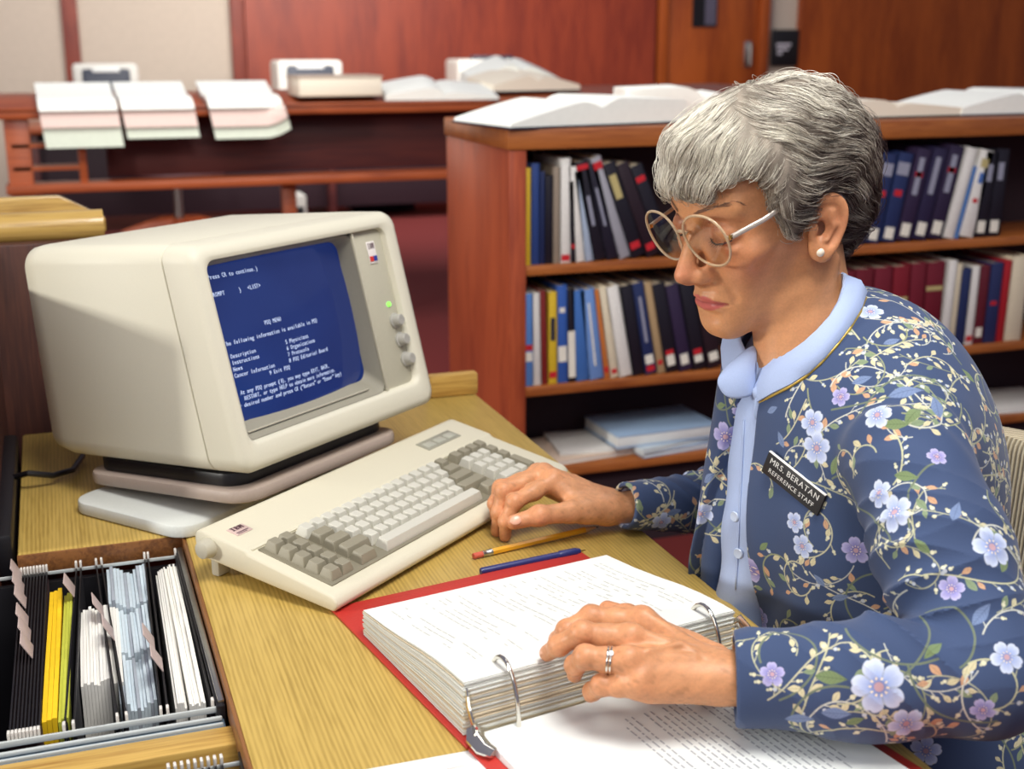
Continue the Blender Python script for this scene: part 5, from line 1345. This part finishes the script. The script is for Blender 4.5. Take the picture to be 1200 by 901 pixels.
    def vine(p, n, ang, length, wd, c_, curl, leafy):
        a, _ = frame(p, n, ang); t = a; step = .0011; k = curl*rs.uniform(.5, 1.5)*rs.choice([-1, 1]); m = int(length/step); nxt = rs.randint(4, 10); kk = rs.uniform(0, 6)
        for i in range(m):
            if i % 3 == 0: p, n = nrm_at(p)
            dot(p, wd, c_)
            s = np.cross(n, t); t = t+s*(k*math.sin(kk+i*.016))*step; t = t-n*float(t@n); t /= np.linalg.norm(t); p = p+t*step
            if leafy and i == nxt:
                sd = rs.choice([-1, 1]); q = p.copy(); tt = t*.8+s*sd*.7
                for j in range(rs.randint(3, 7)): q = q+tt*.0011; dot(q, .00055, c_)
                typ = rs.rand(); ang2 = rs.uniform(0, 6.28); q2, n2 = nrm_at(q+tt*.0015)
                if typ < .55: dot(q2, rs.uniform(.0014, .0022), rs.choice(3) and (222, 220, 190) or (198, 206, 214)); dot(q2+tt*.0024, .0012, (206, 206, 176))
                elif typ < .78: leaf(q2, n2, rs.uniform(.008, .012), math.atan2(float(tt@frame(q2, n2, 0)[1]), float(tt@frame(q2, n2, 0)[0])), (214, 206, 168), .5)
                elif typ < .90: leaf(q2, n2, rs.uniform(.009, .013), math.atan2(float(tt@frame(q2, n2, 0)[1]), float(tt@frame(q2, n2, 0)[0])), (206, 164, 130), .5)
                else: leaf(q2, n2, rs.uniform(.010, .015), math.atan2(float(tt@frame(q2, n2, 0)[1]), float(tt@frame(q2, n2, 0)[0])), (134, 152, 120), .45)
                nxt = i+rs.randint(5, 13)
    cand = np.arange(0, len(Va)); area_w = None
    # climbing vines all over
    for _ in range(225):
        i = rs.choice(cand); vine(Va[i], nV[i], rs.uniform(0, 6.28), rs.uniform(.05, .14), rs.uniform(.00055, .0008), [(196, 196, 160), (178, 180, 150), (206, 208, 196), (150, 156, 120)][rs.randint(4)], 42, True)
    for _ in range(40):
        i = rs.choice(cand); vine(Va[i], nV[i], rs.uniform(0, 6.28), rs.uniform(.08, .16), .0010, (112, 124, 104), 34, False)
    def hit(px, py):
        o, d = camray(px, py); q = bv.ray_cast(o, d); return (np.array(q[0]), np.array(q[1])) if q[0] is not None else None
    for px, py in ((780, 590), (800, 625), (762, 606), (790, 575), (850, 560), (826, 625), (845, 500), (838, 540), (815, 650), (910, 520), (960, 600), (1000, 560), (1020, 420), (1060, 430), (950, 690), (900, 820)):
        h = hit(px, py)
        if h: vine(h[0], h[1], rs.uniform(0, 6.28), rs.uniform(.05, .09), .0007, (200, 198, 166), 42, True)
    # leaves and blossoms where the print shows them
    G, BG = (122, 142, 100), (118, 138, 176)
    for px, py, Ln, ang, c_ in ((1071, 484, .026, .9, G), (1050, 497, .024, .2, G), (1062, 558, .022, .1, G), (978, 545, .022, 1.3, G), (974, 794, .026, .1, G), (1177, 660, .020, .6, G), (1002, 845, .016, .5, G), (1098, 476, .026, 1.5, BG), (1062, 458, .034, .5, BG), (937, 842, .024, .2, BG), (980, 836, .024, .1, BG), (915, 515, .018, 2.2, BG), (1120, 600, .022, 1.2, BG), (1010, 445, .02, .6, BG), (985, 700, .018, .4, BG),
        (905, 480, .016, .6, BG), (1095, 760, .02, .3, G), (1135, 440, .02, 2.0, G), (895, 640, .016, .8, G), (960, 680, .016, 2.4, BG), (1150, 720, .024, .9, BG), (830, 560, .02, .8, BG), (845, 475, .016, .3, G), (790, 600, .02, .2, BG), (1080, 640, .018, 2.6, G), (1045, 400, .018, .4, BG)):
        h = hit(px, py)
        if h: leaf(h[0], h[1], Ln, ang, c_)
    for px, py, R, pal in ((1163, 641, .0165, 0), (1030, 805, .0200, 0), (1062, 848, .0140, 0), (957, 525, .0150, 0), (952, 495, .0125, 0), (1048, 600, .0150, 0), (940, 640, .0115, 0), (931, 612, .0100, 0), (1030, 577, .0110, 0), (1028, 486, .0125, 0), (1003, 645, .0130, 1), (850, 512, .0150, 1), (820, 602, .0130, 0), (742, 584, .0135, 0), (1098, 535, .0085, 1), (1152, 832, .0095, 1), (985, 465, .009, 1), (893, 725, .0125, 1), (775, 612, .012, 0), (1115, 690, .010, 1), (1020, 365, .012, 0), (870, 480, .010, 1), (1085, 880, .014, 0), (1180, 770, .012, 0), (905, 790, .0095, 1), (800, 640, .011, 1)):
        h = hit(px, py)
        if h: flower(h[0], h[1], R*1.12, rs.uniform(0, 6.28), pal)
    for _ in range(70):      # the same print on the sides the camera does not face
        i = rs.randint(len(Vb)); q, n = nrm_at(Vb[i]); flower(q, n, rs.uniform(.010, .017), rs.uniform(0, 6.28), rs.randint(2))
    mj = tint_mat('floral_jacket_cloth', .78, (.92, 1.04), 1400, .30, .0004, spec=.25, sheen=.15)
    link('jacket', np_mesh('jacket', allV, allF, np.clip(col, 0, 1)), mj, parent, 180)
    return bpy.data.objects['jacket'], bv, hit
M_blouse = plain('pale_blue_cotton', (168, 186, 222), .8, .03, 800, bump=.25)
HEMS = []
def build_collar(parent, JBV):
    M_btn = plain('pearl_button', (190, 204, 226), .25, .04)
    # folded collar: the near side follows the neckline of the jacket, the far side mirrors it
    def onray(px, py, y):
        o, d = camray(px, py); k = (y-o.y)/d.y; return o+d*k
    topc = [(889, 436), (896, 430), (908, 423), (924, 414), (942, 401), (958, 387), (973, 371), (984, 353), (990, 336), (992, 322)]
    hemc = [(884, 474), (893, 470), (909, 461), (930, 451), (950, 438), (968, 421), (985, 401), (1000, 381), (1011, 362), (1016, 346)]
    inn = [.012, .013, .015, .017, .018, .018, .017, .015, .012, .008]; ax0 = Vector((.716, 1.116, 1.0)); loops = []; hq = []
    for (tx, ty), (hx, hy), dy in zip(topc, hemc, inn):
        o, d = camray(hx, hy); q_ = JBV.ray_cast(o, d)
        if q_[0] is None or q_[0].y > 1.2: continue
        hp, nn = q_[0], q_[1]; hem = hp+nn*.0035; top = onray(tx, ty, hem.y+dy)
        out = Vector((top.x-ax0.x, top.y-ax0.y, 0)).normalized(); up_ = (top-hem).normalized(); fn = (nn*.5+out*.5).normalized()
        mid = (top+hem)/2+fn*.006; ins = top-out*.0035; low = ins-Vector((0, 0, .03))
        hq.append((hem, hp, nn)); loops.append([low, ins, top+Vector((0, 0, .001)), top+out*.0018-Vector((0, 0, .001)), mid, hem+nn*.0012, hem-nn*.0008, mid-fn*.0025])
    near = [l for l in loops]; C0 = Vector((.716, 1.116, 0))
    mirr = []
    for l in near[::-1][1:]:          # mirror across the plane through the neck that faces the desk
        mirr.append([Vector((p.x, 2*1.112-p.y, p.z+.004)) for p in l])
    nape = [[Vector((.012+max(a_.x, b_.x), (a_.y+b_.y)/2, (a_.z+b_.z)/2)) for a_, b_ in zip(near[-1], mirr[0])]]
    MB().loft(near+nape+mirr).build('collar', M_blouse, parent, 60); HEMS.extend(hq)
    def at(px, py, y):
        o, d = camray(px, py); k = (y-o.y)/d.y; return o+d*k
    def patch(grid, th, name):
        """cloth flap from a grid of points, given a thickness"""
        rows = len(grid); mb = MB(); cols = len(grid[0])
        me_pts = [[Vector(p) for p in r] for r in grid]; L = []
        for r in me_pts:
            L.append([p+Vector((-th*.5, -th*.5, 0)) for p in r]+[p+Vector((th*.5, th*.5, 0)) for p in r[::-1]])
        o = mb.loft(L).build(name, M_blouse, parent, 60); sub = o.modifiers.new('s', 'SUBSURF'); sub.levels = sub.render_levels = 2; return o
    patch([[at(891, 398, 1.130), at(886, 420, 1.108), at(884, 440, 1.098), at(889, 462, 1.094)], [at(874, 408, 1.128), at(868, 425, 1.106), at(868, 446, 1.098), at(874, 468, 1.096)], [at(856, 424, 1.122), at(852, 434, 1.112), at(851, 450, 1.106), at(856, 468, 1.102)], [at(841, 440, 1.118), at(838, 444, 1.115), at(838, 450, 1.112), at(846, 462, 1.108)]], .004, 'collar_flap')
    patch([[at(887, 452, 1.088), at(897, 455, 1.084), at(906, 462, 1.080)], [at(884, 470, 1.086), at(893, 476, 1.082), at(903, 480, 1.080)], [at(880, 492, 1.088), at(890, 500, 1.086), at(901, 496, 1.084)]], .004, 'bow_tail')
    kn = at(891, 460, 1.088)
    MB().lathe([(.0001, -.008), (.006, -.006), (.0085, 0), (.006, .006), (.0001, .008)], n=16, M=Matrix.Translation(kn) @ Matrix.Rotation(.5, 4, 'X')).build('bow_knot', M_blouse, parent, 180)
    for px, py in ((862, 605), (866, 648)):
        p = at(px, py, 1.10); x = .7
        q = bvb.ray_cast(*camray(px, py))
        if q[0] is None: continue
        M = q[1].to_track_quat('Z', 'Y').to_matrix().to_4x4(); M.translation = q[0]+q[1]*.0005
        MB().lathe([(.0055, 0), (.0058, .001), (.0050, .0022), (.003, .0018), (.0001, .0018)], n=20, M=M).build('button', M_btn, parent)
    # placket fold down the blouse front
    pl = []
    for k in range(12):
        py = 492+k*18; px = 872-.9*k; q = bvb.ray_cast(*camray(px, py))
        if q[0] is not None: pl.append(q[0]+q[1]*.0004)
    if len(pl) > 3: MB().tube(pl, .0011, 6, flat=(.6, 1.6)).build('placket_edge', M_blouse, parent, 180)
# ------------------------------------------------------------------ the woman assembled
person = empty('person', (.85, 1.07, .46), 'woman with grey hair and large glasses in a blue floral jacket', 'person')
Mp_ = Matrix.Translation((-.85, -1.07, -.46))
parts = []
V, Fq = sdf_mesh(f_head, (-.12, -.16, -.22), (.12, .14, .14), .0016); parts.append((h2w(V), Fq, skin_tint(V)))
V, Fq, c_ = hand_mesh(HL, UPL, SDL); parts.append((V, Fq, c_))
V, Fq, c_ = hand_mesh(HR, UPR, SDR); parts.append((V, Fq, c_))
V, Fq = sdf_mesh(f_body, (.20, .68, -.01), (1.04, 1.44, 1.10), .006); parts.append((V, Fq, np.tile(SKIN, (len(V), 1))))
Mskin = tint_mat('skin', .42, (.90, 1.06), 420, .25, .0005, sss=.12, spec=.35)
V, Fq, c_ = bridge_join(parts)
holder = bpy.data.objects.new('holder', None)
body = link('body', np_mesh('body', V, Fq, c_), Mskin, person, 180)
build_hair(person); build_glasses(person)
Mn = plain('finger_nail', (226, 172, 144), .25, .03)
nail(HR, 'ti', 'tt', (-.15, -.80, .58), r=(.0058, .0072, .0018), off=.0082).build('fingernail', Mn, person, 180)
nail(HL, 'd2', 't2', (-.75, .0, .6), r=(.0045, .006, .0012), off=.0060).build('fingernail', Mn, person, 180)
nail(HL, 'd3', 't3', (-.75, .0, .6), r=(.0045, .006, .0012), off=.0060).build('fingernail', Mn, person, 180)
V, Fq = sdf_mesh(f_blouse, (.58, .88, .60), (.96, 1.34, 1.07), .0035)
bvb = BVHTree.FromPolygons([tuple(v) for v in V], [tuple(f) for f in Fq])
blouse = link('blouse', np_mesh('blouse', V, Fq), M_blouse, person, 180)
V, Fq = sdf_mesh(f_skirt, (.36, .82, .40), (1.04, 1.32, .68), .006)
link('skirt', np_mesh('skirt', V, Fq), plain('navy_skirt', (38, 50, 92), .7, .06, 300), person, 180)
Ms = plain('black_shoe_leather', (30, 26, 30), .35)
for y0 in (.985, 1.140):
    V, Fq = sdf_mesh(lambda P: np.maximum(smin(cap(P, (.42, y0, .045), (.25, y0, .030), .040, .030), cap(P, (.425, y0, .05), (.43, y0, .02), .036, .03), .02), np.maximum(.002-P[:, 2], P[:, 2]-.075)), (.18, y0-.06, -.005), (.5, y0+.06, .1), .004)
    link('shoe', np_mesh('shoe', V, Fq), Ms, person, 180)
jacket, bvj, hitj = build_jacket(person)
build_collar(blouse, bvj)
# gold chain trim round the neckline
Mg = plain('gold_trim', (196, 168, 84), .4, .1, 900, metal=.6)
pts = []
for hm_, sp_, sn_ in HEMS:
    pts.append(sp_+sn_*.0022-Vector((0, 0, .0012)))
tp_ = [pts[0]]
for p_ in pts[1:]: tp_.append(tp_[-1].lerp(p_, .8))
MB().tube(tp_, .0017, 8).build('neckline_trim', Mg, jacket, 180)
# wedding ring pair on the ring finger
a, b = Vector(HL['m4']), Vector(HL['p4']); ax = (b-a).normalized(); ctr = a.lerp(b, .42)-Vector(tuple(UPL))*.0005
q = ax.to_track_quat('Z', 'Y').to_matrix().to_4x4()
rg = empty('ring', (0, 0, 0), None, None); rg.parent = person
for o in (-.0013, .0014):
    Mr = q.copy(); Mr.translation = ctr+ax*o
    MB().tube([(.0112*math.cos(2*PI*k/28), .0112*math.sin(2*PI*k/28), 0) for k in range(28)], .0011, 8, closed=True, M=Mr).build('band', M_chrome, rg, 180)
up4 = Vector(tuple(UPL)); up4 = (up4-ax*up4.dot(ax)).normalized(); up4 = (up4*.92-ax.cross(up4)*(-.38)).normalized() if ax.cross(up4).y < 0 else (up4*.92+ax.cross(up4)*(-.38)).normalized()
Mr = up4.to_track_quat('Z', 'Y').to_matrix().to_4x4(); Mr.translation = ctr+up4*.0118-ax*.0013
MB().lathe([(.0008, -.001), (.0024, .0006), (.0017, .0017), (.0001, .0018)], n=8, M=Mr).build('stone', plain('diamond', (240, 242, 246), .05, .02, 900, metal=.3), rg, 0)
# name badge pinned to the jacket
cs = [hitj(*p) for p in ((906, 527), (970, 578), (960, 606), (899, 550))]
P4 = [Vector(h[0]) for h in cs]; n_ = sum((Vector(h[1]) for h in cs), Vector()).normalized()
ctr = sum(P4, Vector())/4; ex = ((P4[1]-P4[0])+(P4[2]-P4[3])).normalized(); ex = (ex-n_*ex.dot(n_)).normalized(); ey = n_.cross(ex)
bw, bh = ((P4[1]-P4[0]).length+(P4[2]-P4[3]).length)/2, ((P4[0]-P4[3]).length+(P4[1]-P4[2]).length)/2
Mb = Matrix((ex, ey, n_)).transposed().to_4x4(); Mb.translation = ctr+n_*.004
bdg = MB().box((0, 0, 0), (bw, bh, .003), .0008, M=Mb).build('name_badge', M_black, person)
M_let = plain('engraved_white', (240, 240, 236), .5)
MB().box((0, bh/2-.0004, .0004), (bw*.99, .0010, .0030), .0002, M=Mb).build('badge_bevel', M_let, bdg)
mb = MB(); s1 = bw*.116; wtest = text_into(mb, 'MRS. BERATAN', s1, (0, 0, 0), (1, 0, 0), (0, 1, 0), bold=.0003); mb.bm.free()
k1 = bw*.86/wtest
mb = MB(); text_into(mb, 'MRS. BERATAN', s1*k1, (-bw*.43, bh*.08, .0017), (1, 0, 0), (0, 1, 0), bold=.0002)
mb2 = MB(); w2_ = text_into(mb2, 'REFERENCE STAFF', s1*k1, (0, 0, 0), (1, 0, 0), (0, 1, 0)); mb2.bm.free()
text_into(mb, 'REFERENCE STAFF', s1*k1*bw*.80/w2_, (-bw*.40, -bh*.30, .0017), (1, 0, 0), (0, 1, 0), bold=.00015)
mb.build('badge_lettering', M_let, bdg, 0, M=Mb)
for ch_ in list(person.children):
    if ch_.type == 'EMPTY' or True: ch_.matrix_parent_inverse = Mp_
# ------------------------------------------------------------------ her chair
m, nt, p = new_mat('ribbed_oatmeal_fabric')
tc = N(nt, 'ShaderNodeTexCoord'); wv = N(nt, 'ShaderNodeTexWave', bands_direction='Y'); wv.inputs['Scale'].default_value = 52; wv.inputs['Distortion'].default_value = .6
nt.links.new(tc.outputs['Object'], wv.inputs['Vector']); r = ramp(nt, wv.outputs['Fac'], [(.1, rgb(168, 152, 122)), (.6, rgb(214, 202, 172))]); nt.links.new(r.outputs[0], p.inputs['Base Color'])
p.inputs['Roughness'].default_value = .95; b = N(nt, 'ShaderNodeBump'); b.inputs['Distance'].default_value = .002; nt.links.new(wv.outputs['Fac'], b.inputs['Height']); nt.links.new(b.outputs[0], p.inputs['Normal'])
M_fab = m
chr_ = empty('office_chair', (.86, 1.07, 0), 'office chair with ribbed beige upholstered back that the woman sits on', 'chair')
L = []
for k in range(9):
    u = k/8; z = .53+.315*u; hw = .20+.025*math.sin(PI*u)-.02*u; bend = .02*u
    L.append([(.125+bend+.030*math.cos(t)+.055*(math.sin(t))**2*-1+.05, hw*math.sin(t)*(1), z+(.0 if True else 0)) for t in [2*PI*j/28 for j in range(28)]])
for q_, s in ((.854, .93), (.861, .80)): L.append([(.145+.05+(x-.195)*s, y*s, q_) for x, y, z in L[8]])
MB().loft(L).build('backrest', M_fab, chr_, 60)
MB().box((-.02, 0, .425), (.44, .46, .075), .03, 3).build('seat', M_fab, chr_)
MB().box((.21, 0, .47), (.03, .07, .30), .006).box((.10, 0, .38), (.24, .07, .02), .005).build('back_bracket', M_black, chr_)
MB().lathe([(.03, .10), (.03, .25), (.02, .25), (.02, .38)]).build('column', M_black, chr_)
for k in range(5):
    a = 2*PI*k/5+.2
    MB().tube([(.03*math.cos(a), .03*math.sin(a), .11), (.28*math.cos(a), .28*math.sin(a), .07)], [.022, .016], 8).build('leg', M_black, chr_)
    MB().tube([(.27*math.cos(a)-.01, .27*math.sin(a), .026), (.27*math.cos(a)+.012, .27*math.sin(a), .026)], .026, 12).build('caster', M_black, chr_)
